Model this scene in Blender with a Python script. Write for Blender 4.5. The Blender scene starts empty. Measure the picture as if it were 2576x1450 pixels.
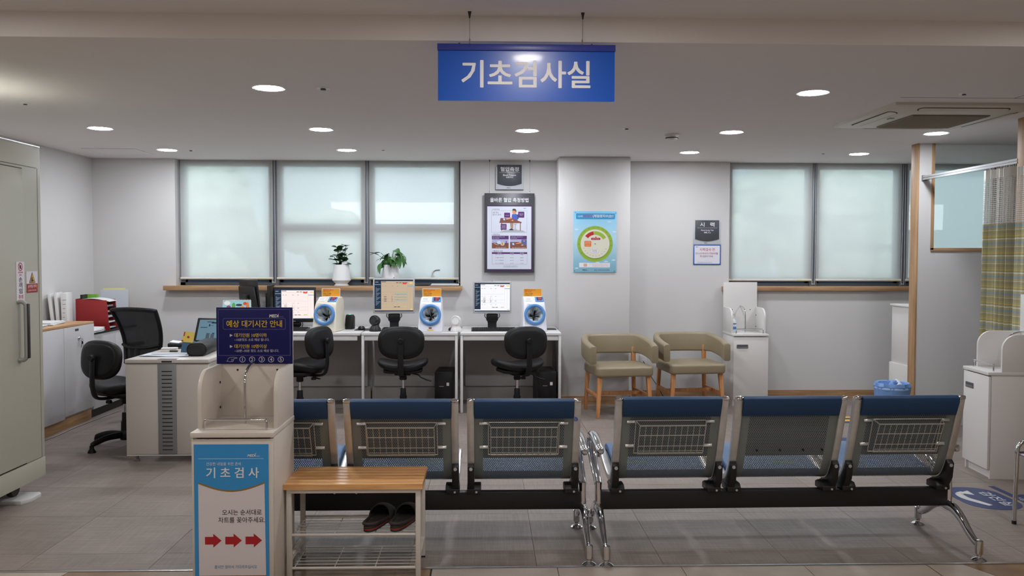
import bpy, bmesh, math, random
from mathutils import Vector, Matrix

random.seed(7)
scene = bpy.context.scene
COL = scene.collection
PI = math.pi
R = math.radians

# ------------------------------------------------------------------ camera
FPX = 2130.0                      # focal length in pixels of the 2576 x 1450 frame
cam_data = bpy.data.cameras.new('camera')
cam_data.sensor_fit = 'HORIZONTAL'
cam_data.sensor_width = 36.0
cam_data.lens = FPX / 2576.0 * 36.0
cam_data.clip_start = 0.05
cam_data.clip_end = 200.0
cam = bpy.data.objects.new('camera', cam_data)
COL.objects.link(cam)
yaw, pitch, roll = math.atan(63 / FPX), math.atan(77 / FPX), 0.0023
fwd = Vector((math.sin(yaw) * math.cos(pitch), math.cos(yaw) * math.cos(pitch), -math.sin(pitch)))
rgt0 = Vector((math.cos(yaw), -math.sin(yaw), 0))
up0 = rgt0.cross(fwd)
rgt = rgt0 * math.cos(roll) + up0 * math.sin(roll)
up = up0 * math.cos(roll) - rgt0 * math.sin(roll)
cam.matrix_world = Matrix(((rgt.x, up.x, -fwd.x, 0.0), (rgt.y, up.y, -fwd.y, 0.0), (rgt.z, up.z, -fwd.z, 1.5), (0, 0, 0, 1)))
scene.camera = cam

# ------------------------------------------------------------------ world (overcast daylight outside) and exposure
world = bpy.data.worlds.new('overcast_sky')
scene.world = world
world.use_nodes = True
wn = world.node_tree.nodes
wn['Background'].inputs['Color'].default_value = (0.86, 0.94, 1.0, 1)
wn['Background'].inputs['Strength'].default_value = 5.0
scene.view_settings.view_transform = 'Standard'
scene.view_settings.look = 'None'
scene.view_settings.gamma = 1.0
scene.view_settings.use_curve_mapping = False
scene.view_settings.exposure = 1.2
try:
    scene.cycles.use_denoising = True
    scene.cycles.adaptive_threshold = 0.02
    scene.cycles.max_bounces = 8
    scene.cycles.transparent_max_bounces = 24
    scene.cycles.sample_clamp_indirect = 6.0
    scene.cycles.caustics_reflective = False
    scene.cycles.caustics_refractive = False
except Exception:
    pass
LAMP = 75.0                        # emission of the downlight discs

# ------------------------------------------------------------------ colours and materials
def lin(c):
    return tuple(((x / 255) / 12.92 if x / 255 <= 0.04045 else ((x / 255 + 0.055) / 1.055) ** 2.4) for x in c)

MATS = {}
def mat(name, rgb, rough=0.5, metal=0.0, spec=0.5, noise=0.0, nscale=40.0, bump=0.0, bscale=200.0, coat=0.0):
    """Plain principled material with an optional soft procedural mottling and fine relief."""
    if name in MATS:
        return MATS[name]
    m = bpy.data.materials.new(name)
    m.use_nodes = True
    nt = m.node_tree
    p = nt.nodes['Principled BSDF']
    c = lin(rgb)
    p.inputs['Base Color'].default_value = (*c, 1)
    p.inputs['Roughness'].default_value = rough
    p.inputs['Metallic'].default_value = metal
    p.inputs['Specular IOR Level'].default_value = spec
    if coat:
        p.inputs['Coat Weight'].default_value = coat
        p.inputs['Coat Roughness'].default_value = 0.08
    tc = nt.nodes.new('ShaderNodeTexCoord')
    if noise:
        n = nt.nodes.new('ShaderNodeTexNoise')
        n.inputs['Scale'].default_value = nscale
        n.inputs['Detail'].default_value = 4
        nt.links.new(tc.outputs['Object'], n.inputs['Vector'])
        r = nt.nodes.new('ShaderNodeValToRGB')
        r.color_ramp.elements[0].color = (*[x * (1 - noise) for x in c], 1)
        r.color_ramp.elements[1].color = (*[min(1, x * (1 + noise)) for x in c], 1)
        r.color_ramp.elements[0].position = 0.3
        r.color_ramp.elements[1].position = 0.7
        nt.links.new(n.outputs['Fac'], r.inputs['Fac'])
        nt.links.new(r.outputs['Color'], p.inputs['Base Color'])
    if bump:
        n2 = nt.nodes.new('ShaderNodeTexNoise')
        n2.inputs['Scale'].default_value = bscale
        n2.inputs['Detail'].default_value = 3
        nt.links.new(tc.outputs['Object'], n2.inputs['Vector'])
        b = nt.nodes.new('ShaderNodeBump')
        b.inputs['Strength'].default_value = bump
        b.inputs['Distance'].default_value = 0.002
        nt.links.new(n2.outputs['Fac'], b.inputs['Height'])
        nt.links.new(b.outputs['Normal'], p.inputs['Normal'])
    MATS[name] = m
    return m

def emit(name, rgb, strength):
    if name in MATS:
        return MATS[name]
    m = bpy.data.materials.new(name)
    m.use_nodes = True
    nt = m.node_tree
    nt.nodes.remove(nt.nodes['Principled BSDF'])
    e = nt.nodes.new('ShaderNodeEmission')
    e.inputs['Color'].default_value = (*lin(rgb), 1)
    e.inputs['Strength'].default_value = strength
    nt.links.new(e.outputs[0], nt.nodes['Material Output'].inputs['Surface'])
    MATS[name] = m
    return m

def wood(name, dark, light, rough=0.45, stretch=(1, 14, 14), scale=3.0):
    """Straight-grained timber; the grain runs along the axis whose stretch is smallest."""
    if name in MATS:
        return MATS[name]
    m = bpy.data.materials.new(name)
    m.use_nodes = True
    nt = m.node_tree
    p = nt.nodes['Principled BSDF']
    p.inputs['Roughness'].default_value = rough
    tc = nt.nodes.new('ShaderNodeTexCoord')
    oi = nt.nodes.new('ShaderNodeObjectInfo')
    ad = nt.nodes.new('ShaderNodeVectorMath'); ad.operation = 'ADD'
    mp = nt.nodes.new('ShaderNodeMapping')
    mp.inputs['Scale'].default_value = stretch
    n = nt.nodes.new('ShaderNodeTexNoise')
    n.inputs['Scale'].default_value = scale
    n.inputs['Detail'].default_value = 6
    n.inputs['Distortion'].default_value = 0.4
    r = nt.nodes.new('ShaderNodeValToRGB')
    r.color_ramp.elements[0].color = (*lin(dark), 1); r.color_ramp.elements[0].position = 0.32
    r.color_ramp.elements[1].color = (*lin(light), 1); r.color_ramp.elements[1].position = 0.68
    nt.links.new(tc.outputs['Object'], ad.inputs[0])
    nt.links.new(oi.outputs['Random'], ad.inputs[1])
    nt.links.new(ad.outputs[0], mp.inputs['Vector'])
    nt.links.new(mp.outputs[0], n.inputs['Vector'])
    nt.links.new(n.outputs['Fac'], r.inputs['Fac'])
    nt.links.new(r.outputs['Color'], p.inputs['Base Color'])
    MATS[name] = m
    return m

def math_node(nt, op, a, b=None, c=None):
    n = nt.nodes.new('ShaderNodeMath')
    n.operation = op
    for i, x in enumerate((a, b, c)):
        if x is None:
            continue
        if isinstance(x, (int, float)):
            n.inputs[i].default_value = x
        else:
            nt.links.new(x, n.inputs[i])
    return n.outputs[0]

# ------------------------------------------------------------------ mesh helpers
class MB:
    """Collects shapes; build() links them as ONE mesh object."""
    def __init__(self):
        self.v, self.f, self.uvs = [], [], None

    def add(self, verts, faces, mtx=None):
        o = len(self.v)
        self.v += [tuple(mtx @ Vector(p)) if mtx is not None else tuple(p) for p in verts]
        self.f += [tuple(i + o for i in f) for f in faces]
        return self

    def box(self, x0, x1, y0, y1, z0, z1, mtx=None):
        v = [(x0, y0, z0), (x1, y0, z0), (x1, y1, z0), (x0, y1, z0), (x0, y0, z1), (x1, y0, z1), (x1, y1, z1), (x0, y1, z1)]
        f = [(3, 2, 1, 0), (4, 5, 6, 7), (0, 1, 5, 4), (1, 2, 6, 5), (2, 3, 7, 6), (3, 0, 4, 7)]
        return self.add(v, f, mtx)

    def obox(self, c, s, rot=(0, 0, 0)):
        m = Matrix.Translation(c) @ Matrix.Rotation(rot[2], 4, 'Z') @ Matrix.Rotation(rot[1], 4, 'Y') @ Matrix.Rotation(rot[0], 4, 'X')
        return self.box(-s[0] / 2, s[0] / 2, -s[1] / 2, s[1] / 2, -s[2] / 2, s[2] / 2, m)

    def prism(self, pts, lo, hi, axis='z', mtx=None):
        """A 2D outline swept along an axis: x -> (t,a,b), y -> (a,t,b), z -> (a,b,t)."""
        def q(p, t):
            return {'x': (t, p[0], p[1]), 'y': (p[0], t, p[1]), 'z': (p[0], p[1], t)}[axis]
        n = len(pts)
        v = [q(p, lo) for p in pts] + [q(p, hi) for p in pts]
        f = [tuple(range(n - 1, -1, -1)), tuple(range(n, 2 * n))]
        f += [(i, (i + 1) % n, n + (i + 1) % n, n + i) for i in range(n)]
        return self.add(v, f, mtx)

    def flat(self, pts, d, axis='y'):
        q = {'x': lambda p: (d, p[0], p[1]), 'y': lambda p: (p[0], d, p[1]), 'z': lambda p: (p[0], p[1], d)}[axis]
        return self.add([q(p) for p in pts], [tuple(range(len(pts)))])

    def tube(self, pts, r, n=8, closed=False, squash=None):
        pts = [Vector(p) for p in pts]
        k = len(pts)
        rr = r if isinstance(r, (list, tuple)) else [r] * k
        tang = []
        for i in range(k):
            a = pts[(i - 1) % k] if (closed or i > 0) else pts[i]
            b = pts[(i + 1) % k] if (closed or i < k - 1) else pts[i]
            t = (b - a)
            tang.append(t.normalized() if t.length > 1e-9 else Vector((0, 0, 1)))
        ref = Vector((1, 0, 0)) if abs(tang[0].x) < 0.9 else Vector((0, 1, 0))
        u = (ref - tang[0] * ref.dot(tang[0])).normalized()
        v, f = [], []
        for i in range(k):
            if i:
                u = (u - tang[i] * u.dot(tang[i]))
                u = u.normalized() if u.length > 1e-6 else tang[i].orthogonal().normalized()
            w = tang[i].cross(u)
            sq = squash if squash else (1, 1)
            for j in range(n):
                a = 2 * PI * j / n
                v.append(tuple(pts[i] + u * (math.cos(a) * rr[i] * sq[0]) + w * (math.sin(a) * rr[i] * sq[1])))
        m = k if closed else k - 1
        for i in range(m):
            i2 = (i + 1) % k
            for j in range(n):
                f.append((i * n + j, i * n + (j + 1) % n, i2 * n + (j + 1) % n, i2 * n + j))
        if not closed:
            f.append(tuple(range(n - 1, -1, -1)))
            f.append(tuple((k - 1) * n + j for j in range(n)))
        return self.add(v, f)

    def lathe(self, prof, n=24, c=(0, 0, 0), mtx=None, jitter=None, caps=True):
        """Profile of (radius, z) turned round the local z axis."""
        v, f = [], []
        k = len(prof)
        for i, (r, z) in enumerate(prof):
            for j in range(n):
                a = 2 * PI * j / n
                rr = r + (jitter(i, j) if jitter else 0)
                v.append((c[0] + rr * math.cos(a), c[1] + rr * math.sin(a), c[2] + z))
        for i in range(k - 1):
            for j in range(n):
                f.append((i * n + j, i * n + (j + 1) % n, (i + 1) * n + (j + 1) % n, (i + 1) * n + j))
        if caps and prof[0][0] > 1e-6:
            f.append(tuple(range(n - 1, -1, -1)))
        if caps and prof[-1][0] > 1e-6:
            f.append(tuple((k - 1) * n + j for j in range(n)))
        return self.add(v, f, mtx)

    def cyl(self, a, b, r, n=16):
        return self.tube([a, b], r, n)

    def grid(self, fn, nu, nv, uv=None):
        """Open sheet: fn(i/nu, j/nv) -> point; keeps UVs when uv(s, t) is given."""
        o = len(self.v)
        pts = [[fn(i / nu, j / nv) for j in range(nv + 1)] for i in range(nu + 1)]
        for row in pts:
            self.v += [tuple(p) for p in row]
        for i in range(nu):
            for j in range(nv):
                a = o + i * (nv + 1) + j
                self.f.append((a, a + nv + 1, a + nv + 2, a + 1))
        if uv:
            self.uvs = (self.uvs or {})
            for i in range(nu + 1):
                for j in range(nv + 1):
                    self.uvs[o + i * (nv + 1) + j] = uv(i / nu, j / nv)
        return self

    def build(self, name, m, parent=None, bevel=0.0, seg=2, smooth=True, solid=0.0, angle=38, weld=True):
        me = bpy.data.meshes.new(name)
        me.from_pydata(self.v, [], self.f)
        bm = bmesh.new()
        bm.from_mesh(me)
        if self.uvs:
            lay = bm.loops.layers.uv.new('UVMap')
            bm.verts.ensure_lookup_table()
            for fa in bm.faces:
                for lo in fa.loops:
                    lo[lay].uv = self.uvs.get(lo.vert.index, (0, 0))
        if weld and not self.uvs:
            bmesh.ops.remove_doubles(bm, verts=bm.verts, dist=1e-6)
        if solid:
            bmesh.ops.recalc_face_normals(bm, faces=bm.faces)
            bmesh.ops.solidify(bm, geom=bm.faces[:], thickness=solid)
        bmesh.ops.recalc_face_normals(bm, faces=bm.faces)
        if bevel:
            es = [e for e in bm.edges if len(e.link_faces) == 2 and e.calc_face_angle(0) > R(30)]
            if es:
                bmesh.ops.bevel(bm, geom=es, offset=bevel, segments=seg, profile=0.5, affect='EDGES', clamp_overlap=True)
        bm.to_mesh(me)
        bm.free()
        if smooth:
            me.shade_smooth()
            me.set_sharp_from_angle(angle=R(angle))
        me.materials.append(m)
        o = bpy.data.objects.new(name, me)
        COL.objects.link(o)
        if parent is not None:
            o.parent = parent
        return o

def tag(o, label, cat, group=None, kind=None):
    o['label'] = label
    o['category'] = cat
    if group:
        o['group'] = group
    if kind:
        o['kind'] = kind
    return o

def thing(name, label, cat, loc=(0, 0, 0), rz=0.0, group=None):
    o = bpy.data.objects.new(name, None)
    o.empty_display_size = 0.1
    COL.objects.link(o)
    o.location = loc
    o.rotation_euler = (0, 0, rz)
    return tag(o, label, cat, group)

def struct(mb, name, m, parent=None, **k):
    o = mb.build(name, m, parent, **k)
    o['kind'] = 'structure'
    return o

def share(o, parent=None, loc=None, name=None):
    """A copy that shares mesh data."""
    c = o.copy()
    COL.objects.link(c)
    if parent is not None:
        c.parent = parent
    if loc is not None:
        c.location = loc
    return c

def copy_tree(o, parent=None):
    c = o.copy()
    COL.objects.link(c)
    c.parent = parent
    for ch in list(o.children):
        copy_tree(ch, c)
    return c

def smooth_path(pts, n=6):
    """Catmull-Rom through the points."""
    p = [Vector(q) for q in pts]
    out = []
    for i in range(len(p) - 1):
        a = p[i - 1] if i > 0 else p[i] * 2 - p[i + 1]
        b, c = p[i], p[i + 1]
        d = p[i + 2] if i + 2 < len(p) else p[i + 1] * 2 - p[i]
        for k in range(n):
            t = k / n
            out.append(0.5 * ((2 * b) + (c - a) * t + (2 * a - 5 * b + 4 * c - d) * t * t + (3 * b - a - 3 * c + d) * t ** 3))
    out.append(p[-1])
    return out

def rrect(w, h, r, n=5, cx=0.0, cy=0.0):
    """Rounded rectangle outline."""
    out = []
    for sx, sy, a0 in ((1, 1, 0), (-1, 1, 90), (-1, -1, 180), (1, -1, 270)):
        for k in range(n + 1):
            a = R(a0 + 90 * k / n)
            out.append((cx + sx * (w / 2 - r) + r * math.cos(a), cy + sy * (h / 2 - r) + r * math.sin(a)))
    return out

def ring(mb, r0, r1, a0, a1, d, cx=0, cy=0, n=32):
    """Flat ring sector in the xz plane at depth d (angles in degrees)."""
    for k in range(n):
        a, b = R(a0 + (a1 - a0) * k / n), R(a0 + (a1 - a0) * (k + 1) / n)
        mb.flat([(cx + r0 * math.cos(a), cy + r0 * math.sin(a)), (cx + r1 * math.cos(a), cy + r1 * math.sin(a)),
                 (cx + r1 * math.cos(b), cy + r1 * math.sin(b)), (cx + r0 * math.cos(b), cy + r0 * math.sin(b))], d)

def frame_line(mb, x0, x1, z0, z1, t, d):
    """Thin printed rectangle outline at depth d (xz plane)."""
    for a, b, c, e in ((x0, x1, z0, z0 + t), (x0, x1, z1 - t, z1), (x0, x0 + t, z0, z1), (x1 - t, x1, z0, z1)):
        mb.flat([(a, c), (b, c), (b, e), (a, e)], d)

TXT = bpy.data.curves.new('lettering', 'FONT')
TXT.size = 1.0
TXT.resolution_u = 3
TXT_OB = bpy.data.objects.new('lettering', TXT)
TXT_CACHE = {}
def text_geo(body, bold=0.0, shear=0.0, spacing=1.0):
    key = (body, bold, shear, spacing)
    if key not in TXT_CACHE:
        TXT.body = body
        TXT.offset = bold
        TXT.shear = shear
        TXT.space_character = spacing
        me = TXT_OB.to_mesh()
        TXT_CACHE[key] = ([(q.co.x, q.co.y) for q in me.vertices], [tuple(p.vertices) for p in me.polygons])
        TXT_OB.to_mesh_clear()
    return TXT_CACHE[key]

def put_text(mb, body, x, z, h, d, align='c', bold=0.02, width=None, shear=0.0, spacing=1.0, mapf=None):
    """Printed lettering in the xz plane at depth d, facing -y; h is the glyph height, width squeezes the line."""
    v, f = text_geo(body, 0.0, shear, spacing)
    if not v:
        return mb
    x0, x1 = min(p[0] for p in v), max(p[0] for p in v)
    z0, z1 = min(p[1] for p in v), max(p[1] for p in v)
    s = h / (z1 - z0)
    sx = width / (x1 - x0) if width else s
    w = (x1 - x0) * sx
    ox = {'c': x - w / 2, 'l': x, 'r': x - w}[align]
    b = bold * .55                               # heavier strokes: the outline repeated with small shifts
    shifts = [(0, 0)] if b <= 0 else [(-b, 0), (b, 0), (0, b * .7), (0, -b * .7), (b * .7, b * .5), (-b * .7, -b * .5), (b * .7, -b * .5), (-b * .7, b * .5)]
    for k, (bx, bz) in enumerate(shifts):
        pts = [(ox + (p[0] - x0 + bx) * sx, d - k * 2e-5, z + (p[1] - z0 + bz) * s) for p in v]
        if mapf:
            pts = [mapf(*p) for p in pts]
        mb.add(pts, f)
    return mb

# ================================================================== setting
def vinyl():
    m = bpy.data.materials.new('grey_woven_vinyl')
    m.use_nodes = True
    nt = m.node_tree
    p = nt.nodes['Principled BSDF']
    tc = nt.nodes.new('ShaderNodeTexCoord')
    oi = nt.nodes.new('ShaderNodeObjectInfo')
    facs = []
    for sc in ((4, 160, 1), (160, 5, 1), (2.2, 2.2, 1)):
        ad = nt.nodes.new('ShaderNodeVectorMath'); ad.operation = 'ADD'
        sca = nt.nodes.new('ShaderNodeVectorMath'); sca.operation = 'SCALE'; sca.inputs['Scale'].default_value = 37.0
        cb = nt.nodes.new('ShaderNodeCombineXYZ')
        for k in range(3):
            nt.links.new(oi.outputs['Random'], cb.inputs[k])
        nt.links.new(cb.outputs[0], sca.inputs[0])
        nt.links.new(tc.outputs['Object'], ad.inputs[0])
        nt.links.new(sca.outputs[0], ad.inputs[1])
        mp = nt.nodes.new('ShaderNodeMapping')
        mp.inputs['Scale'].default_value = sc
        nt.links.new(ad.outputs[0], mp.inputs['Vector'])
        n = nt.nodes.new('ShaderNodeTexNoise')
        n.inputs['Scale'].default_value = 1.0
        n.inputs['Detail'].default_value = 5
        nt.links.new(mp.outputs[0], n.inputs['Vector'])
        facs.append(n.outputs['Fac'])
    s = math_node(nt, 'ADD', math_node(nt, 'MULTIPLY', facs[0], 0.42), math_node(nt, 'MULTIPLY', facs[1], 0.30))
    s = math_node(nt, 'ADD', s, math_node(nt, 'MULTIPLY', facs[2], 0.28))
    s = math_node(nt, 'ADD', s, math_node(nt, 'MULTIPLY', math_node(nt, 'SUBTRACT', oi.outputs['Random'], 0.5), 0.03))
    r = nt.nodes.new('ShaderNodeValToRGB')
    r.color_ramp.elements[0].position = 0.36
    r.color_ramp.elements[0].color = (*lin((112, 101, 94)), 1)
    r.color_ramp.elements[1].position = 0.66
    r.color_ramp.elements[1].color = (*lin((151, 139, 132)), 1)
    nt.links.new(s, r.inputs['Fac'])
    nt.links.new(r.outputs['Color'], p.inputs['Base Color'])
    p.inputs['Roughness'].default_value = 0.46
    p.inputs['Specular IOR Level'].default_value = 0.32
    b = nt.nodes.new('ShaderNodeBump')
    b.inputs['Strength'].default_value = 0.12
    b.inputs['Distance'].default_value = 0.001
    nt.links.new(s, b.inputs['Height'])
    nt.links.new(b.outputs['Normal'], p.inputs['Normal'])
    return m

M_VINYL = vinyl()
M_WALL = mat('pale_grey_wallpaper', (213, 211, 210), 0.85, noise=0.02, nscale=300, bump=0.25, bscale=420)
M_CEIL = mat('white_ceiling_paint', (232, 228, 226), 0.9)
M_GROUT = mat('dark_floor_joint', (62, 56, 52), 0.9)
M_WOOD = wood('oak_trim', (152, 114, 80), (188, 150, 110), 0.5, (0.6, 9, 9), 4.0)
M_WOODV = wood('oak_trim_upright', (162, 126, 90), (194, 156, 116), 0.62, (9, 9, 0.6), 4.0)
M_STONE = mat('cream_stone', (172, 160, 147), 0.3, noise=0.10, nscale=7)
M_BROWN = mat('brown_stone', (128, 100, 68), 0.3, noise=0.25, nscale=9)
M_ALU = mat('satin_aluminium', (205, 205, 205), 0.25, 1.0)
M_FRAME = mat('slate_blue_window_frame', (98, 106, 116), 0.45)
M_FRAMEB = mat('deep_blue_window_sash', (58, 84, 110), 0.35)
M_CHROME = mat('polished_chrome', (214, 214, 216), 0.07, 1.0)
M_BLACK = mat('black_plastic', (22, 22, 24), 0.45)
M_WHITE = mat('white_laminate', (222, 219, 216), 0.35)
M_CREAM = mat('cream_laminate', (216, 209, 201), 0.35)

XL, XR, YB, YF = -4.10, 6.4, 8.95, -3.4
CEIL, CEIL2, STEP = 2.52, 2.638, 4.035

# floor: base slab, vinyl tiles beyond the metal strip, stone in front of it
floor = struct(MB().box(XL - .2, XR + .2, YF - .2, YB + .3, -0.10, -0.005), 'floor', M_GROUT, smooth=False)
TILE = 0.622
tb = MB().box(-TILE / 2 + .001, TILE / 2 - .001, -TILE / 2 + .001, TILE / 2 - .001, -.0055, 0)
tile0 = None
gx0, gy0 = 0.243, 4.28
for i in range(-7, 10):
    for j in range(-1, 8):
        x0, y0 = gx0 + i * TILE, gy0 + j * TILE
        x1, y1 = x0 + TILE, y0 + TILE
        if x0 >= XR or y0 >= YB:
            continue
        cx0, cx1, cy0, cy1 = max(x0, XL), min(x1, XR), max(y0, 4.052), min(y1, YB)
        if cx1 - cx0 < TILE - .01 or cy1 - cy0 < TILE - .01:
            hx, hy = (cx1 - cx0) / 2, (cy1 - cy0) / 2
            o = MB().box(-hx + .001, hx - .001, -hy + .001, hy - .001, -.0055, 0).build('vinyl_tile', M_VINYL, floor, smooth=False)
        elif tile0 is None:
            o = tile0 = tb.build('vinyl_tile', M_VINYL, floor, smooth=False)
        else:
            o = share(tile0, floor)
        o.location = ((cx0 + cx1) / 2, (cy0 + cy1) / 2, 0)

struct(MB().box(XL, XR, 4.030, 4.052, -.006, .004), 'trim_1', M_ALU, bevel=.002)

# stone strip: cream slabs and brown inlays, nearest row cut by the frame edge
sx = -0.262
cuts = [sx + k * 0.603 for k in range(-7, 12)]
def slab(pts, m):
    MB().prism(pts, -.0055, 0, 'z').build('stone_tile', m, floor, smooth=False)
for a, b in zip(cuts[:-1], cuts[1:]):
    if b < -2.2 or (a > -0.30 and b < 2.5):
        slab([(a + .0015, 3.43), (b - .0015, 3.43), (b - .0015, 4.029), (a + .0015, 4.029)], M_STONE)
slab([(cuts[3] + .0015, 3.43), (-2.15, 3.43), (-1.985, 4.029), (cuts[3] + .0015, 4.029)], M_STONE)
slab([(-2.145, 3.43), (-.27, 3.43), (-.27, 4.029), (-1.98, 4.029)], M_BROWN)
slab([(2.155, 3.43), (2.62, 3.43), (2.335, 4.029), (2.155, 4.029)], M_STONE)
slab([(2.625, 3.43), (5.8, 3.43), (5.8, 4.029), (2.34, 4.029)], M_BROWN)
MB().box(XL, XR, YF, 3.427, -.0055, 0).build('stone_floor_field', M_STONE, floor, smooth=False)

# ceiling with the raised front bay
ceiling = struct(MB().box(XL - .2, XR + .2, STEP, YB + .3, CEIL, CEIL + .3), 'ceiling', M_CEIL, smooth=False)
MB().box(XL - .2, XR + .2, YF - .2, STEP, CEIL2, CEIL + .3).build('front_bay', M_CEIL, ceiling, smooth=False)
# thin shadow gap panel lines beside the cooling unit
MB().box(2.62, 6.3, 5.33, 5.334, CEIL - .0012, CEIL + .01).box(3.35, 3.354, 4.6, 5.33, CEIL - .0012, CEIL + .01).build('joint', mat('ceiling_joint', (120, 116, 112), 0.9), ceiling, smooth=False)

# walls
W1, W2 = (-3.25, -0.281), (2.576, 5.55)
SILL = 1.198
wb = MB()
T = .26
wb.box(XL - .2, W1[0], YB, YB + T, 0, CEIL).box(W1[0], W1[1], YB, YB + T, 0, SILL - .04).box(W1[1], W2[0], YB, YB + T, 0, CEIL)
wb.box(W2[0], W2[1], YB, YB + T, 0, SILL - .04).box(W2[1], XR + .2, YB, YB + T, 0, CEIL)
struct(wb, 'wall_back', M_WALL, smooth=False)
struct(MB().box(XL - .2, XL, YF - .2, YB, 0, CEIL2 + .1), 'wall_left', M_WALL, smooth=False)
struct(MB().box(XR, XR + .2, YF - .2, YB, 0, CEIL2 + .1), 'wall_right', M_WALL, smooth=False)
struct(MB().box(XL - .2, XR + .2, YF - .2, YF, 0, CEIL2 + .1), 'wall_front', M_WALL, smooth=False)
struct(MB().box(0.728, 1.452, 8.58, YB, 0, CEIL), 'wall_pillar', M_WALL, bevel=.006)

# baseboards
bb = MB().box(XL + .012, .70, YB - .012, YB, 0, .085).box(1.47, 6.3, YB - .012, YB, 0, .085)
struct(bb, 'baseboard_back', M_WOOD, smooth=False)
struct(MB().box(.716, 1.464, 8.568, 8.58, 0, .085).box(.716, .728, 8.568, YB, 0, .085).box(1.452, 1.464, 8.568, YB - .012, 0, .085), 'baseboard_pillar', M_WOOD, smooth=False)
struct(MB().box(XL, XL + .012, 4.1, YB, 0, .085), 'baseboard_left', M_WOOD, smooth=False)

# partitions of the curtained bay on the right: wall, timber end caps, glazed opening
PY0, PY1, PX = 7.445, 7.555, 3.826
pw = MB()
pw.box(PX + .012, 3.962, PY0, PY1, 0, CEIL).box(3.962, XR, PY0, PY1, 0, 1.575)
part = struct(pw, 'wall_partition', M_WALL, smooth=False)
MB().box(PX - .004, PX + .012, PY0 - .004, PY1 + .004, 0, CEIL).build('timber_end_cap', M_WOODV, part, bevel=.002)
MB().box(3.950, 3.975, PY0 - .012, PY1 + .012, 1.575, CEIL).build('timber_jamb', M_WOODV, part, bevel=.002)
MB().box(3.950, XR, PY0 - .012, PY1 + .012, 1.565, 1.594).build('timber_ledge', M_WOOD, part, bevel=.002)
def clear_glass():
    m = bpy.data.materials.new('clear_pane')
    m.use_nodes = True
    nt = m.node_tree
    nt.nodes.remove(nt.nodes['Principled BSDF'])
    tr = nt.nodes.new('ShaderNodeBsdfTransparent'); tr.inputs['Color'].default_value = (.93, .96, .96, 1)
    gl = nt.nodes.new('ShaderNodeBsdfGlossy'); gl.inputs['Roughness'].default_value = 0.02
    fr = nt.nodes.new('ShaderNodeFresnel'); fr.inputs['IOR'].default_value = 1.45
    mx = nt.nodes.new('ShaderNodeMixShader')
    nt.links.new(fr.outputs[0], mx.inputs['Fac'])
    nt.links.new(tr.outputs[0], mx.inputs[1]); nt.links.new(gl.outputs[0], mx.inputs[2])
    nt.links.new(mx.outputs[0], nt.nodes['Material Output'].inputs['Surface'])
    return m
M_GLASS = clear_glass()
MB().box(3.975, XR, 7.497, 7.503, 1.594, CEIL).build('pane', M_GLASS, part, smooth=False)
p2 = struct(MB().box(3.885, XR, 5.985, 6.095, 0, CEIL), 'wall_partition_2', M_WALL, smooth=False)
MB().box(3.867, 3.885, 5.98, 6.10, 0, CEIL).build('timber_end_cap', M_WOODV, p2, bevel=.002)
MB().box(3.885, 4.3, 5.973, 5.985, 0, CEIL).build('timber_facing', M_WOODV, p2, bevel=.002)

# windows: slate frames, sashes, panes, timber sills
def window(name, bays, x0, x1):
    w = MB()
    y0, y1 = 9.085, 9.165
    w.box(x0, x1, y0, y1, SILL - .04, SILL + .03)                      # bottom rail
    w.box(x0, x1, y0, y1, CEIL - .03, CEIL)
    w.box(x0, x0 + .05, y0, y1, SILL, CEIL).box(x1 - .05, x1, y0, y1, SILL, CEIL)
    root = struct(w, name, M_FRAME, smooth=False)
    for k, (a, b) in enumerate(bays):
        if k:
            c = (bays[k - 1][1] + a) / 2
            MB().box(c - .04, c + .04, 9.05, y1, SILL, CEIL).build('mullion', M_FRAME, root, bevel=.003)
        s = MB()
        s.box(a - .005, a + .055, 9.10, 9.15, SILL + .03, CEIL - .03).box(b - .055, b + .005, 9.10, 9.15, SILL + .03, CEIL - .03)
        s.box(a, b, 9.10, 9.15, SILL + .03, SILL + .09).box(a, b, 9.10, 9.15, CEIL - .06, CEIL - .03)
        if name == 'window_1' and k:
            s.box(a, b, 9.115, 9.15, 1.765, 1.855)                        # transom behind the blind
        s.build('sash', M_FRAMEB, root, smooth=False)
        if name == 'window_1' and k:
            MB().box(a + .05, b - .05, 9.122, 9.128, 1.855, CEIL - .06).build('pane', M_GLASS, root, smooth=False)
            MB().box(a + .05, b - .05, 9.122, 9.128, SILL + .09, 1.765).build('pane', M_GLASS, root, smooth=False)
        else:
            MB().box(a + .05, b - .05, 9.122, 9.128, SILL + .09, CEIL - .06).build('pane', M_GLASS, root, smooth=False)
        if name == 'window_1' and k:
          MB().box(b - .30, b - .26, 9.085, 9.10, SILL + .09, SILL + .115).tube(smooth_path([(b - .28, 9.08, SILL + .11), (b - .28, 9.06, SILL + .13), (b - .25, 9.055, SILL + .16), (b - .2, 9.055, SILL + .165)]), .009, 8).build('latch', M_FRAME, root)
    return root
BAYS1 = [(-3.235, -2.265), (-2.225, -1.292), (-1.252, -.30)]
BAYS2 = [(2.592, 3.505), (3.545, 4.482), (4.53, 5.50)]
window('window_1', BAYS1, *W1)
window('window_2', BAYS2, *W2)
struct(MB().box(-3.345, -.262, 8.84, 9.09, 1.152, SILL), 'sill_1', M_WOOD, bevel=.003)
struct(MB().box(2.50, 5.6, 8.895, 9.09, 1.152, SILL), 'sill_2', M_WOOD, bevel=.003)

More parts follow.
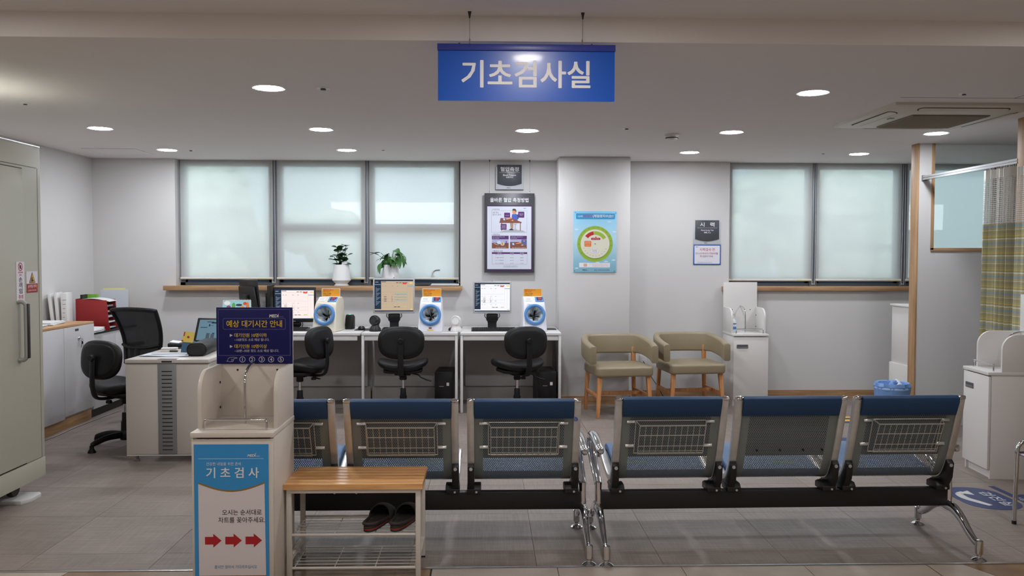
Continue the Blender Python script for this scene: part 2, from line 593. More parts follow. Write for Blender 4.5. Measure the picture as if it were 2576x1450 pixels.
# roller blinds: sheer fabric, bottom bar, bead chain
def blind_fabric():
    m = bpy.data.materials.new('sheer_blind_fabric')
    m.use_nodes = True
    nt = m.node_tree
    nt.nodes.remove(nt.nodes['Principled BSDF'])
    tc = nt.nodes.new('ShaderNodeTexCoord')
    n = nt.nodes.new('ShaderNodeTexNoise'); n.inputs['Scale'].default_value = 320; n.inputs['Detail'].default_value = 2
    nt.links.new(tc.outputs['Object'], n.inputs['Vector'])
    cr = nt.nodes.new('ShaderNodeValToRGB')
    cr.color_ramp.elements[0].color = (.70, .70, .68, 1); cr.color_ramp.elements[1].color = (.80, .80, .78, 1)
    nt.links.new(n.outputs['Fac'], cr.inputs['Fac'])
    df = nt.nodes.new('ShaderNodeBsdfDiffuse')
    tl = nt.nodes.new('ShaderNodeBsdfTranslucent')
    tp = nt.nodes.new('ShaderNodeBsdfTransparent')
    nt.links.new(cr.outputs[0], df.inputs['Color']); nt.links.new(cr.outputs[0], tl.inputs['Color'])
    m1 = nt.nodes.new('ShaderNodeMixShader'); m1.inputs['Fac'].default_value = 0.42
    nt.links.new(df.outputs[0], m1.inputs[1]); nt.links.new(tl.outputs[0], m1.inputs[2])
    m2 = nt.nodes.new('ShaderNodeMixShader'); m2.inputs['Fac'].default_value = 0.075
    nt.links.new(m1.outputs[0], m2.inputs[1]); nt.links.new(tp.outputs[0], m2.inputs[2])
    nt.links.new(m2.outputs[0], nt.nodes['Material Output'].inputs['Surface'])
    return m
M_BLIND = blind_fabric()
M_BAR = mat('ivory_blind_bar', (216, 214, 208), 0.5)
BL = ['first sheer roller blind of the wide window, nearest the left wall', 'middle sheer roller blind, behind the short potted plant',
      'sheer roller blind beside the blood pressure poster, behind the tall plant',
      'sheer roller blind above the small white chart stand', 'sheer roller blind over the timber edged partition post', 'sheer roller blind seen through the glazed partition opening']
for k, (a, b) in enumerate(BAYS1 + BAYS2):
    low = 1.272 if k < 3 else 1.262
    t = thing('roller_blind', BL[k], 'blind', ((a + b) / 2, 9.047, low), 0, 'sheer roller blinds')
    hw = (b - a) / 2 - .004
    MB().grid(lambda s, q: (-hw + 2 * hw * s, .0015 * math.sin(s * 9 + k), q * (CEIL - low)), 12, 4).build('fabric', M_BLIND, t)
    MB().tube([(-hw - .004, 0, 0), (hw + .004, 0, 0)], .013, 10).build('bottom_bar', M_BAR, t)
    if k != 5:
        x = hw + .012
        MB().tube(smooth_path([(x - .006, -.018, CEIL - low), (x - .008, -.018, .5), (x - .012, -.018, 0), (x - .006, -.018, -.035), (x + .008, -.018, -.04), (x + .018, -.018, -.015), (x + .02, -.018, .3), (x + .016, -.018, CEIL - low)], 5), .0022, 5).build('bead_chain', M_BAR, t)
    MB().box(hw - .16, hw - .03, -.0145, -.012, -.006, .004).build('label_strip', mat('blind_label', (214, 205, 150), .5), t, smooth=False)

# outdoors, dimly visible through the fabric: pavement, a pale building with a white canopy, street trees
M_PAVE = mat('outdoor_paving', (150, 150, 146), .9)
g = MB().box(-16, 20, 9.25, 30, -.4, -.3).build('outdoor_ground', M_PAVE, smooth=False); g['kind'] = 'structure'
bd = thing('building', 'pale building across the street, dimly seen through the blinds', 'building', (0, 17, -.3))
MB().box(-10, 14, 0, 3, 0, 7.5).build('wall', mat('building_wall', (156, 168, 172), .8), bd, smooth=False)
MB().box(-3.0, 9, -.5, 0, 2.36, 2.86).build('canopy', mat('building_canopy', (250, 250, 250), .6), bd, smooth=False)
MB().box(-3.2, 13.8, -.06, 0, 3.9, 4.1).build('band', mat('building_band', (140, 150, 156), .8), bd, smooth=False)
for x in (-2.3, -.9, .5, 1.9, 3.3, 4.7, 6.1, 7.5):
    w_ = MB().box(x, x + 1.0, -.03, .02, .5, 2.2).build('shop_window', mat('building_window', (120, 140, 148), .2), bd, smooth=False)
for x, y, h, r in ((-4.35, 13.0, 4.0, 1.35), (-2.75, 14.6, 3.5, .75), (5.6, 14.5, 4.4, 1.5)):
    tr = thing('street_tree', {-4.35: 'large leafy tree outside behind the first blind', -2.75: 'smaller leafy tree outside behind the middle blind', 5.6: 'leafy tree outside behind the far bay blind'}[x], 'tree', (x, y, -.3), 0, 'street trees')
    MB().tube([(0, 0, 0), (.05, 0, 1.2), (0, .05, 2.2)], [.16, .12, .08], 8).build('trunk', mat('tree_bark', (90, 78, 66), .9), tr)
    cr = MB()
    for q in range(16):
        a_, rr = random.uniform(0, 6.28), r * random.uniform(.1, .75)
        c_ = (rr * math.cos(a_), rr * math.sin(a_), h * .55 + random.uniform(-.5, .6) * r)
        s_ = r * random.uniform(.3, .5)
        prof = [(max(1e-4, s_ * math.sin(PI * i / 6)), -s_ * math.cos(PI * i / 6)) for i in range(7)]
        cr.lathe(prof, 9, c_, jitter=lambda i, j: random.uniform(-.08, .08) * s_ if 0 < i < 6 else 0)
    cr.build('crown', mat('tree_leaf', (138, 150, 136), .8, noise=.3, nscale=6), tr, smooth=False, weld=False)

# ================================================================== ceiling fittings
M_LAMP = emit('downlight_diffuser', (243, 248, 255), LAMP)
M_RING = mat('white_metal_ring', (235, 235, 235), .4)
M_LAMP2 = emit('front_bay_diffuser', (255, 247, 240), LAMP * 1.0)
def make_downlight(m=M_LAMP):
    t = thing('downlight', 'x', 'light')
    MB().lathe([(.0855, -.0005), (.097, -.003), (.099, 0), (.086, .001)], 32).build('trim_ring', M_RING, t)
    MB().lathe([(.0, -.002), (.084, -.002), (.0855, .0)], 32).build('diffuser', m, t)
    return t
LIGHTS = [(-1.32, 5.20, 'round ceiling downlight beside the small sprinkler, largest of the lit ones', 1), (2.01, 5.21, 'round ceiling downlight left of the ceiling cooling unit', 1),
          (.335, 5.20, 'round ceiling downlight behind the blue hanging sign', 1), (-3.09, 5.20, 'round ceiling downlight over the beige booth', 1),
          (-3.08, 6.88, 'round ceiling downlight in front of the square ceiling hatch', 1), (-1.33, 6.86, 'round ceiling downlight midway over the left desks', 1),
          (.322, 6.85, 'round ceiling downlight directly below the blue hanging sign', 1), (1.983, 6.86, 'round ceiling downlight beyond the smoke detector', 1),
          (3.665, 6.85, 'round ceiling downlight just beyond the ceiling cooling unit', 1), (-3.06, 8.24, 'round downlight at the wide window, nearest the left wall', 1),
          (-1.34, 8.17, 'round downlight at the wide window, above the second blind', 1), (.31, 8.16, 'round downlight right above the blood pressure sign', 1),
          (1.96, 8.19, 'round downlight near the wall above the beige chairs', 1), (3.64, 8.23, 'round downlight near the wall above the right window', 1)]
LIGHTS += [(x, y, 'round downlight of the raised front bay, ' + {3.12: 'just before the sign', 1.2: 'farther before the sign', -1.2: 'unseen row added behind the camera for frontal fill'}[y] + ', ' + n_, 2) for y in (3.12, 1.2, -1.2) for x, n_ in ((-2.4, 'on the booth side'), (.23, 'in the middle'), (2.9, 'on the curtain side'))]  # rearmost row is unseen, added so upright faces get light from the front
dl = make_downlight()
dl2 = make_downlight(M_LAMP2)
first2 = len([q for q in LIGHTS if q[3] == 1])
for k, (x, y, lb, zz) in enumerate(LIGHTS):
    o = dl if k == 0 else (dl2 if k == first2 else copy_tree(dl if zz == 1 else dl2))
    o['label'] = lb
    o['group'] = 'downlights of the main ceiling' if zz == 1 else 'downlights of the front bay'
    o.location = (x, y, CEIL if zz == 1 else CEIL2)

M_SPR = mat('brushed_dark_metal', (70, 66, 62), .4, .8)
SPK = [(-.991, 5.19, .04, 'ceiling sprinkler beside the large downlight'), (-2.836, 8.237, .035, 'ceiling sprinkler between the wide window downlights'),
       (-3.085, 5.79, .03, 'ceiling sprinkler near the beige booth'), (1.10, 6.69, .035, 'ceiling sprinkler left of the smoke detector'),
       (-.991, 8.15, .014, 'tiny ceiling sensor above the third blind'), (3.28, 8.22, .014, 'tiny ceiling sensor above the right window'), (2.953, 5.20, .03, 'ceiling sprinkler above the cooling unit edge')]
for x, y, r, lb in SPK:
    t = thing('ceiling_sprinkler', lb, 'sprinkler', (x, y, CEIL), 0, 'small ceiling sprinklers')
    MB().lathe([(.001, -.004), (r, -.003), (r * 1.02, 0)], 20).build('escutcheon', M_RING if r > .02 else M_SPR, t)
    MB().lathe([(.001, -.011 * r / .035), (r * .40, -.010 * r / .035), (r * .45, -.008 * r / .035), (r * .3, -.003)], 14).build('deflector', M_SPR, t)
t = thing('smoke_detector', 'white round smoke detector on the ceiling', 'detector', (1.524, 6.99, CEIL))
MB().lathe([(.001, -.05), (.03, -.05), (.045, -.042), (.052, -.022), (.056, -.02), (.058, 0)], 28).build('housing', M_WHITE, t)
MB().lathe([(.0525, -.036), (.0535, -.034), (.0535, -.03), (.0525, -.028)], 28).build('vent_band', M_SPR, t)
t = thing('ceiling_hatch', 'square access hatch in the ceiling near the left wall', 'hatch', (-3.575, 8.37, CEIL))
MB().box(-.235, .235, -.22, .22, -.004, 0).build('panel', M_CEIL, t, bevel=.001)
hf = MB()
for a in ((-.25, .25, -.235, -.22), (-.25, .25, .22, .235), (-.25, -.235, -.22, .22), (.235, .25, -.22, .22)):
    hf.box(*a, -.006, 0)
hf.build('frame', M_RING, t)

# four-way ceiling cooling unit
t = thing('ceiling_air_conditioner', 'cream four-way cassette air conditioner in the ceiling', 'air conditioner', (3.165, 5.99, CEIL))
M_AC = mat('cream_ac_plastic', (203, 196, 182), .4)
M_ACD = mat('ac_grille', (128, 118, 102), .6)
s, q = .505, .44
MB().add([(-s, -s, 0), (s, -s, 0), (s, s, 0), (-s, s, 0), (-s + .01, -s + .01, -.018), (s - .01, -s + .01, -.018), (s - .01, s - .01, -.018), (-s + .01, s - .01, -.018),
          (-q + .1, -q + .1, -.042), (q - .1, -q + .1, -.042), (q - .1, q - .1, -.042), (-q + .1, q - .1, -.042)],
         [(0, 1, 5, 4), (1, 2, 6, 5), (2, 3, 7, 6), (3, 0, 4, 7), (4, 5, 9, 8), (5, 6, 10, 9), (6, 7, 11, 10), (7, 4, 8, 11), (8, 9, 10, 11)]).build('panel', M_AC, t, bevel=.004)
for k in range(4):
    a = k * PI / 2
    mt = Matrix.Rotation(a, 4, 'Z') @ Matrix.Translation((0, -.415, -.0275)) @ Matrix.Rotation(R(-8.5), 4, 'X')
    sl = MB().prism(rrect(.62, .072, .034, 6), -.004, .01, 'z', mt).build('air_slot', mat('ac_slot_shadow', (60, 56, 50), .8), t)
    mt2 = mt @ Matrix.Translation((0, 0, -.001))
    MB().prism(rrect(.60, .056, .026, 6), -.006, .004, 'z', mt2).build('flap', M_AC, sl)
MB().box(-.27, .27, -.27, .27, -.05, -.04).build('grille_back', M_ACD, t, bevel=.004)
gr0 = MB().box(-.262, .262, -.0035, .0035, -.053, -.049).build('grille_slat', mat('ac_grille_light', (150, 140, 122), .6), t, smooth=False)
gr0.location = (0, -.252, 0)
for k in range(1, 29):
    share(gr0, t, (0, -.252 + .018 * k, 0))
MB().obox((-.34, -.10, -.0445), (.03, .05, .004)).build('badge', mat('ac_badge', (150, 148, 142), .4), t)

# ================================================================== hanging sign
M_SIGN = mat('glossy_blue_sign', (10, 88, 198), .30, coat=.12)
M_PRINT = mat('white_print', (236, 236, 240), .5)
t = thing('hanging_sign', 'large blue hanging sign with white lettering 기초검사실', 'sign', (.184, 4.0, 2.233))
MB().box(-.414, .414, -.006, .006, 0, .236).build('panel', M_SIGN, t)
MB().box(-.417, .417, -.014, .014, .232, .263).build('top_rail', mat('purple_blue_rail', (52, 66, 156), .35), t, bevel=.003)
put_text(MB(), '기초검사실', -.0025, .063, .124, -.0065, bold=.034, width=.60).build('lettering', M_PRINT, t, smooth=False)
for x in (-.266, .26):
    w_ = MB().tube([(x, -.02, .262), (x, -.03, .405)], .0011, 6).build('wire', mat('steel_wire', (120, 118, 116), .4, .8), t)
    MB().lathe([(.0045, 0), (.0045, .018), (.002, .026)], 10, (x, -.014, .262)).build('clip', M_CHROME, w_)
    MB().lathe([(.003, -.03), (.006, -.012), (.009, 0)], 10, (x, -.03, .405)).build('ceiling_anchor', M_SPR, w_)
for x in (-.315, .305):
    MB().lathe([(.004, 0), (.004, .004)], 8, (x, -.006, .263)).build('screw', M_SPR, t)

# ================================================================== chart stands
M_HANDLE = mat('grey_recess_pull', (132, 134, 138), .4, .3)
M_DARKHOLE = mat('dark_hole', (40, 34, 30), .8)
def arc_panel(d0, d1, z0, z1, r, n=8):
    """Side wing outline (y, z): square at the back, rounded at the upper front corner."""
    pts = [(d0, z0), (d1, z0), (d1, z1)]
    for k in range(n + 1):
        a = R(90 + 90 * k / n)
        pts.append((d0 + r + r * math.cos(a), z1 - r + r * math.sin(a)))
    return pts
def make_stand(label, loc, rz, m, handle=True):
    t = thing('chart_stand', label, 'stand', loc, rz, 'chart stands')
    w, d = .178, .40
    b = MB().box(-w, -w + .018, .02, d, 0, .706).box(w - .018, w, .02, d, 0, .706).box(-w + .018, w - .018, d - .016, d, 0, .706).box(-w + .018, w - .018, .02, d - .016, .06, .078)
    b.build('body', m, t, bevel=.001)
    MB().box(-w + .018, w - .018, .035, .05, 0, .062).build('plinth', m, t)
    dr = MB().box(-w + .001, w - .001, 0, .018, .066, .700).build('door', m, t, bevel=.0015)
    if handle:
        h = MB().prism(rrect(.118, .040, .006, 3, -.088, .605), -.002, .001, 'y').build('recess_pull', M_HANDLE, dr)
        MB().prism(rrect(.104, .016, .004, 3, -.088, .613), -.0035, -.0015, 'y').build('shadow_slot', mat('pull_slot', (84, 86, 92), .5), dr)
        MB().box(-.14, -.036, -.006, -.002, .592, .597).build('pull_lip', M_ALU, dr)
    MB().box(-w - .003, w + .003, -.006, d, .708, .730).build('top_board', m, t, bevel=.0015)
    MB().box(-w, w, d - .018, d, .730, 1.245).build('back_panel', m, t, bevel=.001)
    for s in (-1, 1):
        x0 = -w if s < 0 else w - .018
        MB().prism(arc_panel(.085, d - .018, .730, .985, .10), x0, x0 + .018, 'x').build('side_wing', m, t, bevel=.0015)
    rl = smooth_path([(-.137, .05, .73), (-.137, .05, .763), (-.129, .05, .775), (-.117, .05, .777), (.117, .05, .777), (.129, .05, .775), (.137, .05, .763), (.137, .05, .73)], 3)
    MB().tube(rl, .0055, 10).build('guard_rail', M_CHROME, t)
    hk = smooth_path([(0, .20, .73), (0, .20, .87), (0, .203, .925), (0, .225, .962), (0, .27, .985), (0, .33, .993), (0, .384, .994)], 5)
    MB().tube(hk, .006, 10).build('hook_rod', M_CHROME, t)
    for x in (-.085, .105):
        MB().cyl((x, d - .0185, .955), (x, d - .016, .955), .005, 10).build('screw', M_DARKHOLE, t)
    for z in (.78, .90):
        MB().cyl((-w + .018, d - .05, z), (-w + .021, d - .05, z), .006, 10).build('screw', M_DARKHOLE, t)
        MB().cyl((w - .021, d - .05, z), (w - .018, d - .05, z), .006, 10).build('screw', M_DARKHOLE, t)
    return t
ST = (-1.116, 3.72)
make_stand('cream chart stand with a blue poster and navy wait sign, beside the shoe bench', (ST[0], ST[1], 0), 0, M_CREAM, False)
make_stand('small white chart stand with a sanitizer bottle, beside the beige chairs', (2.668, 8.455, 0), 0, M_WHITE)
make_stand('white chart stand turned sideways in front of the striped curtain', (3.412, 5.785, 0), R(-95), M_WHITE)

# poster on the door of the cream stand
M_SKY = mat('poster_blue', (52, 148, 216), .35)
M_PAPER = mat('poster_paper', (222, 216, 222), .4)
M_GOLD = mat('poster_gold', (150, 112, 44), .4)
M_INK = mat('poster_ink', (46, 44, 48), .5)
M_RED = mat('poster_red', (176, 22, 36), .45)
def logo(root, x, z, h, d, m1, m2, mred, depth_name='logo'):
    """MEDI wordmark with a tick, small CHECK behind it."""
    a = put_text(MB(), 'MEDI', x, z, h, d, 'l', bold=.05, shear=.15).build('logo_lettering', m1, root, smooth=False)
    w = 3.05 * h
    put_text(MB(), 'CHECK', x + w * 1.02, z, h * .42, d, 'l', bold=.0).build('logo_lettering', m2, root, smooth=False)
    MB().add([(x + w * .93, d, z + h * 1.5), (x + w * 1.03, d, z + h * 1.08), (x + w * 1.25, d, z + h * 1.75), (x + w * 1.04, d, z + h * 1.3)], [(0, 1, 3), (1, 2, 3)]).build('logo_tick', mred, root, smooth=False)
px0, px1 = -.166, .158
t = thing('door_poster', 'blue and white poster with red arrows on the cream chart stand', 'poster', (ST[0], ST[1] - .0005, .0), 0)
MB().box(px0, px1, -.003, 0, .062, .678).build('sheet', M_SKY, t)
ed = .018
cv = [(px0 + ed + (px1 - px0 - 2 * ed) * k / 14, .508 - .036 * math.sin(PI * k / 14)) for k in range(15)]
MB().flat([(px0 + ed, .095), (px1 - ed + .004, .095)] + cv[::-1], -.0035).build('white_field', M_PAPER, t, smooth=False)
gb = MB()
for a, b in zip(cv[:-1], cv[1:]):
    gb.flat([(a[0], a[1] - .004), (b[0], b[1] - .004), (b[0], b[1] + .003), (a[0], a[1] + .003)], -.0038)
gb.build('gold_band', M_GOLD, t, smooth=False)
gb = MB()
gb.flat([(px0 + ed, .091), (px1 - ed + .004, .091), (px1 - ed + .004, .096), (px0 + ed, .096)], -.0038)
gb.build('gold_band', M_GOLD, t, smooth=False)
wt = MB()
put_text(wt, '건강한 내일을 위한 준비', -.112, .585, .0145, -.004, 'l', bold=.0, width=.150)
put_text(wt, '기 초 검 사', -.112, .530, .046, -.004, 'l', bold=.03, width=.228)
wt.flat([(-.146, .614), (.137, .614), (.137, .6155), (-.146, .6155)], -.004)
wt.build('lettering', M_PRINT, t, smooth=False)
logo(t, .068, .6235, .0105, -.004, M_PRINT, M_PRINT, M_PRINT)
it = MB()
put_text(it, '오시는 순서대로', .041, .365, .025, -.004, bold=.012, width=.172)
put_text(it, '차트를 꽂아주세요.', .040, .331, .025, -.004, bold=.012, width=.204)
it.build('lettering', M_INK, t, smooth=False)
put_text(MB(), '잠시만 앉아서 기다려주십시오', .012, .127, .0155, -.004, bold=.01, width=.185).build('lettering', mat('poster_blue_ink', (70, 140, 186), .5), t, smooth=False)
for x in (-.121, -.0325, .0555):
    z = .252
    MB().flat([(x, z - .017), (x + .036, z - .017), (x + .036, z - .031), (x + .072, z), (x + .036, z + .031), (x + .036, z + .017), (x, z + .017)], -.004).build('arrow', M_RED, t, smooth=False)

# navy waiting-time board fixed to the back panel
M_NAVY = mat('navy_board', (15, 17, 88), .5, spec=.3)
M_YEL = mat('yellow_print', (212, 178, 44), .5)
M_LAV = mat('lavender_line', (112, 112, 168), .5)
t = thing('waiting_time_board', 'navy waiting time board with yellow lettering on the cream chart stand', 'sign', (ST[0] - .001, ST[1] + .3815, .985))
MB().box(-.181, .181, -.008, 0, 0, .272).build('board', M_NAVY, t, bevel=.001)
ln = MB()
frame_line(ln, -.172, .171, .040, .262, .0014, -.0085)
ln.build('border_line', M_LAV, t, smooth=False)
l2 = MB()
o_, i_ = rrect(.298, .054, .008, 4, -.0, .193), rrect(.2952, .0512, .0068, 4, -.0, .193)
n_ = len(o_)
l2.add([(p[0], -.0085, p[1]) for p in o_ + i_], [(k, (k + 1) % n_, n_ + (k + 1) % n_, n_ + k) for k in range(n_)])
l2.build('title_frame', M_LAV, t, smooth=False)
yt = MB()
put_text(yt, '예상 대기시간 안내', .0, .177, .033, -.009, bold=.03, width=.264)
put_text(yt, '대기인원 10명이하', -.095, .129, .0185, -.009, 'l', bold=.03, width=.154)
put_text(yt, '대기인원 10명이상', -.095, .0755, .0185, -.009, 'l', bold=.03, width=.154)
yt.build('lettering', M_YEL, t, smooth=False)
wt = MB()
put_text(wt, '~10분정도 소요 예상 됩니다.', -.095, .110, .0135, -.009, 'l', bold=.005, width=.166)
put_text(wt, '~20분~30분 정도 소요 예상 됩니다.', -.095, .0565, .0135, -.009, 'l', bold=.005, width=.212)
for z in (.1375, .084):
    wt.flat([(-.117, z - .007), (-.103, z), (-.117, z + .007)], -.009)
for k, x in enumerate((-.058, -.012, .034, .079, .125)):
    ring(wt, .0118, .0142, 0, 360, -.009, x, .0215, 28)
    put_text(wt, str(k + 1), x, .0135, .0160, -.009, bold=.03)
hand = [(-.136, .014), (-.129, .012), (-.126, .026), (-.118, .031), (-.104, .032), (-.083, .0300), (-.083, .0270), (-.098, .0262), (-.098, .0240), (-.1005, .0175), (-.1025, .0115), (-.120, .010), (-.128, .014)]
for a, b in zip(hand[:-1], hand[1:]):
    v = Vector((b[0] - a[0], b[1] - a[1])); nrm = Vector((-v.y, v.x)).normalized() * .0006
    wt.flat([(a[0] + nrm.x, a[1] + nrm.y), (a[0] - nrm.x, a[1] - nrm.y), (b[0] - nrm.x, b[1] - nrm.y), (b[0] + nrm.x, b[1] + nrm.y)], -.009)
for z in (.022, .018, .014):
    wt.flat([(-.112, z), (-.1005, z), (-.1005, z + .0009), (-.112, z + .0009)], -.009)
wt.build('lettering', mat('pale_lavender_print', (196, 194, 214), .5), t, smooth=False)
logo(t, .072, .2245, .0135, -.009, M_PRINT, M_LAV, M_RED)

# ================================================================== waiting benches
def holes_material():
    m = bpy.data.materials.new('perforated_grey_steel')
    m.use_nodes = True
    nt = m.node_tree
    p = nt.nodes['Principled BSDF']
    p.inputs['Base Color'].default_value = (*lin((124, 132, 132)), 1)
    p.inputs['Roughness'].default_value = .42
    p.inputs['Metallic'].default_value = .15
    uv = nt.nodes.new('ShaderNodeUVMap'); uv.uv_map = 'UVMap'
    sp = nt.nodes.new('ShaderNodeSeparateXYZ')
    nt.links.new(uv.outputs[0], sp.inputs[0])
    s = .0098
    u, v = math_node(nt, 'DIVIDE', sp.outputs[0], s), math_node(nt, 'DIVIDE', sp.outputs[1], s * 1.732)
    ds = []
    for off in (0, .5):
        fu = math_node(nt, 'SUBTRACT', math_node(nt, 'FRACT', math_node(nt, 'ADD', u, off + 100)), .5)
        fv = math_node(nt, 'MULTIPLY', math_node(nt, 'SUBTRACT', math_node(nt, 'FRACT', math_node(nt, 'ADD', v, off + 100)), .5), 1.732)
        ds.append(math_node(nt, 'SQRT', math_node(nt, 'ADD', math_node(nt, 'MULTIPLY', fu, fu), math_node(nt, 'MULTIPLY', fv, fv))))
    hole = math_node(nt, 'LESS_THAN', math_node(nt, 'MINIMUM', ds[0], ds[1]), .30)
    inside = math_node(nt, 'LESS_THAN', math_node(nt, 'ABSOLUTE', sp.outputs[0]), .205)
    inside = math_node(nt, 'MULTIPLY', inside, math_node(nt, 'GREATER_THAN', sp.outputs[1], .03))
    inside = math_node(nt, 'MULTIPLY', inside, math_node(nt, 'LESS_THAN', sp.outputs[1], .78))
    a = math_node(nt, 'SUBTRACT', 1.0, math_node(nt, 'MULTIPLY', hole, inside))
    nt.links.new(a, p.inputs['Alpha'])
    return m
M_PERF = holes_material()
M_PADB = mat('navy_vinyl_pad', (18, 58, 98), .55, bump=.2, bscale=600)
M_PADS = mat('steel_blue_seat_vinyl', (66, 98, 138), .5, bump=.2, bscale=600)
M_BEAM = mat('black_satin_steel', (17, 17, 19), .45)
M_CAST = mat('worn_polished_aluminium', (196, 196, 196), .30, .65, noise=.12, nscale=14)
PROF = smooth_path([(0, -.165, .796), (0, -.142, .70), (0, -.112, .60), (0, -.078, .50), (0, -.046, .42), (0, -.004, .362), (0, .055, .339), (0, .125, .341), (0, .225, .362), (0, .335, .392), (0, .41, .400), (0, .45, .385), (0, .465, .360)], 4)
LEN = [0.0]
for a, b in zip(PROF[:-1], PROF[1:]):
    LEN.append(LEN[-1] + (b - a).length)
NRM = []
for i in range(len(PROF)):
    a, b = PROF[max(0, i - 1)], PROF[min(len(PROF) - 1, i + 1)]
    t_ = (b - a).normalized()
    NRM.append(Vector((0, -t_.z, t_.y)))       # towards the sitter (front / up)
SW = .251                                          # half width of a shell
def prof_pt(i, off, x):
    q = PROF[i] + NRM[i] * off
    return (x, q.y, q.z)
def make_seat(basket=True, marks=False):
    st = bpy.data.objects.new('seat', None)
    st.empty_display_size = .05
    COL.objects.link(st)
    n = len(PROF) - 1
    sh = MB().grid(lambda s, q: prof_pt(round(q * n), 0, (s * 2 - 1) * SW), 2, n, lambda s, q: ((s * 2 - 1) * SW, LEN[round(q * n)]))
    sh.build('perforated_shell', M_PERF, st)
    # back pad wrapped over the top edge: outline in the (y, z) profile plane
    k1 = 13
    out = [prof_pt(i, .030, 0)[1:] for i in range(0, k1 + 1)]
    inn = [prof_pt(i, .004, 0)[1:] for i in range(k1, -1, -1)]
    top = [(-.165, .799), (-.175, .794), (-.172, .764), (-.152, .708), (-.160, .703), (-.190, .772), (-.192, .796), (-.172, .807), (-.142, .801)]
    MB().prism(out[::-1][:-1] + [out[0]] + top[::-1] + inn[::-1], -.248, .248, 'x').build('back_pad', M_PADB, st, bevel=.005, seg=3)
    a0, a1 = 23, len(PROF) - 4
    oo = [prof_pt(i, .045 if i < a1 - 1 else .03, 0)[1:] for i in range(a0, a1 + 1)]
    ii = [prof_pt(i, .004, 0)[1:] for i in range(a1, a0 - 1, -1)]
    MB().prism(oo + ii, -.240, .240, 'x').build('seat_pad', M_PADS, st, bevel=.008, seg=3)
    for s in (-1, 1):
        fr = MB()
        pts_o = [prof_pt(i, .020, 0)[1:] for i in range(len(PROF))]
        pts_i = [prof_pt(i, -.012 + .004 * math.sin(PI * i / n), 0)[1:] for i in range(len(PROF))]
        vo = []
        x0, x1 = (SW - .002) * s, (SW + .034) * s
        m_ = len(PROF)
        v = [(x0, *p) for p in pts_o] + [(x1, *p) for p in pts_o] + [(x0, *p) for p in pts_i] + [(x1, *p) for p in pts_i]
        f = []
        for i in range(m_ - 1):
            f += [(i, i + 1, m_ + i + 1, m_ + i), (2 * m_ + i, 3 * m_ + i, 3 * m_ + i + 1, 2 * m_ + i + 1), (i, 2 * m_ + i, 2 * m_ + i + 1, i + 1), (m_ + i, m_ + i + 1, 3 * m_ + i + 1, 3 * m_ + i)]
        f += [(0, m_, 3 * m_, 2 * m_), (m_ - 1, 3 * m_ - 1, 4 * m_ - 1, 2 * m_ - 1)]
        fr.add(v, f)
        sf = fr.build('side_frame', M_CAST, st, bevel=.004, seg=2)
        MB().tube([(s * (SW - .006), -.166, .795), (s * (SW + .016), -.168, .796), (s * (SW + .034), -.170, .795)], [.010, .013, .010], 10).build('end_knob', M_CHROME, st)
        br = MB().prism([(-.090, .438), (-.068, .456), (-.052, .440), (-.010, .366), (.06, .330), (.10, .308), (.02, .292), (-.04, .300), (-.078, .36)], *sorted((s * (SW - .001), s * (SW + .033))), 'x').build('bracket', M_BEAM, st, bevel=.002)
        MB().cyl((s * (SW + .016), -.092, .428), (s * (SW + .016), -.070, .424), .009, 10).build('bolt', M_CAST, st)
        cl = MB().prism([(-.05, .288), (.055, .288), (.055, .318), (.03, .330), (-.03, .330), (-.05, .312)], s * SW - .036, s * SW + .036, 'x').build('beam_clamp', M_BEAM, st, bevel=.004)
        MB().cyl((s * SW + .012, -.054, .298), (s * SW + .012, -.049, .298), .006, 8).build('bolt', M_CAST, st)
    if basket:
        bk = MB()
        def bp(x, z, off):                       # point behind the back at height z, off metres out
            for i in range(len(PROF) - 1):
                if PROF[i].z >= z >= PROF[i + 1].z:
                    f_ = (PROF[i].z - z) / max(1e-9, PROF[i].z - PROF[i + 1].z)
                    y = PROF[i].y + (PROF[i + 1].y - PROF[i].y) * f_
                    return (x, y - .010 - off, z)
        w, r = .178, .0024
        zt, zb = .682, .505
        bk.tube([bp(-w, zt, 0), bp(w, zt, 0)], r, 6).tube([bp(-w, zb, 0), bp(w, zb, 0)], r, 6)
        bk.tube([bp(-w, zt, 0), bp(-w, zb, 0)], r, 6).tube([bp(w, zt, 0), bp(w, zb, 0)], r, 6)
        zf = .665
        corners = [bp(-w, zt, 0), bp(-w + .012, zf, .052), bp(w - .012, zf, .052), bp(w, zt, 0)]
        bk.tube(corners, .0032, 6)
        bk.tube([corners[1], bp(-w + .012, zb + .004, .034)], r, 6).tube([corners[2], bp(w - .012, zb + .004, .034)], r, 6)
        for z, o_ in ((.612, .047), (.553, .041), (.525, .037), (zb + .004, .034)):
            bk.tube([bp(-w + .012, z, o_), bp(w - .012, z, o_)], r * .8, 5)
        for k in range(1, 11):
            x = -w + .012 + (2 * w - .024) * k / 11
            bk.tube([bp(x, zf, .052), bp(x, zb + .004, .034), bp(x, zb, 0)], r * .7, 5)
        b_ = bk.build('wire_basket', mat('nickel_wire', (192, 190, 186), .32, .45), st, weld=False)
        for s in (-1, 1):
            for z in (zt - .006, .545):
                q = bp(s * (w + .022), z, -.004)
                MB().obox(q, (.046, .004, .015), (R(-18), 0, 0)).build('mounting_tab', M_CAST, st, bevel=.0015)
    else:
        for x in (-.15, -.03, .09, .19):
            MB().cyl((x, -.098, .515), (x, -.09, .515), .0055, 8).build('screw_plug', M_BEAM, st)
    return st

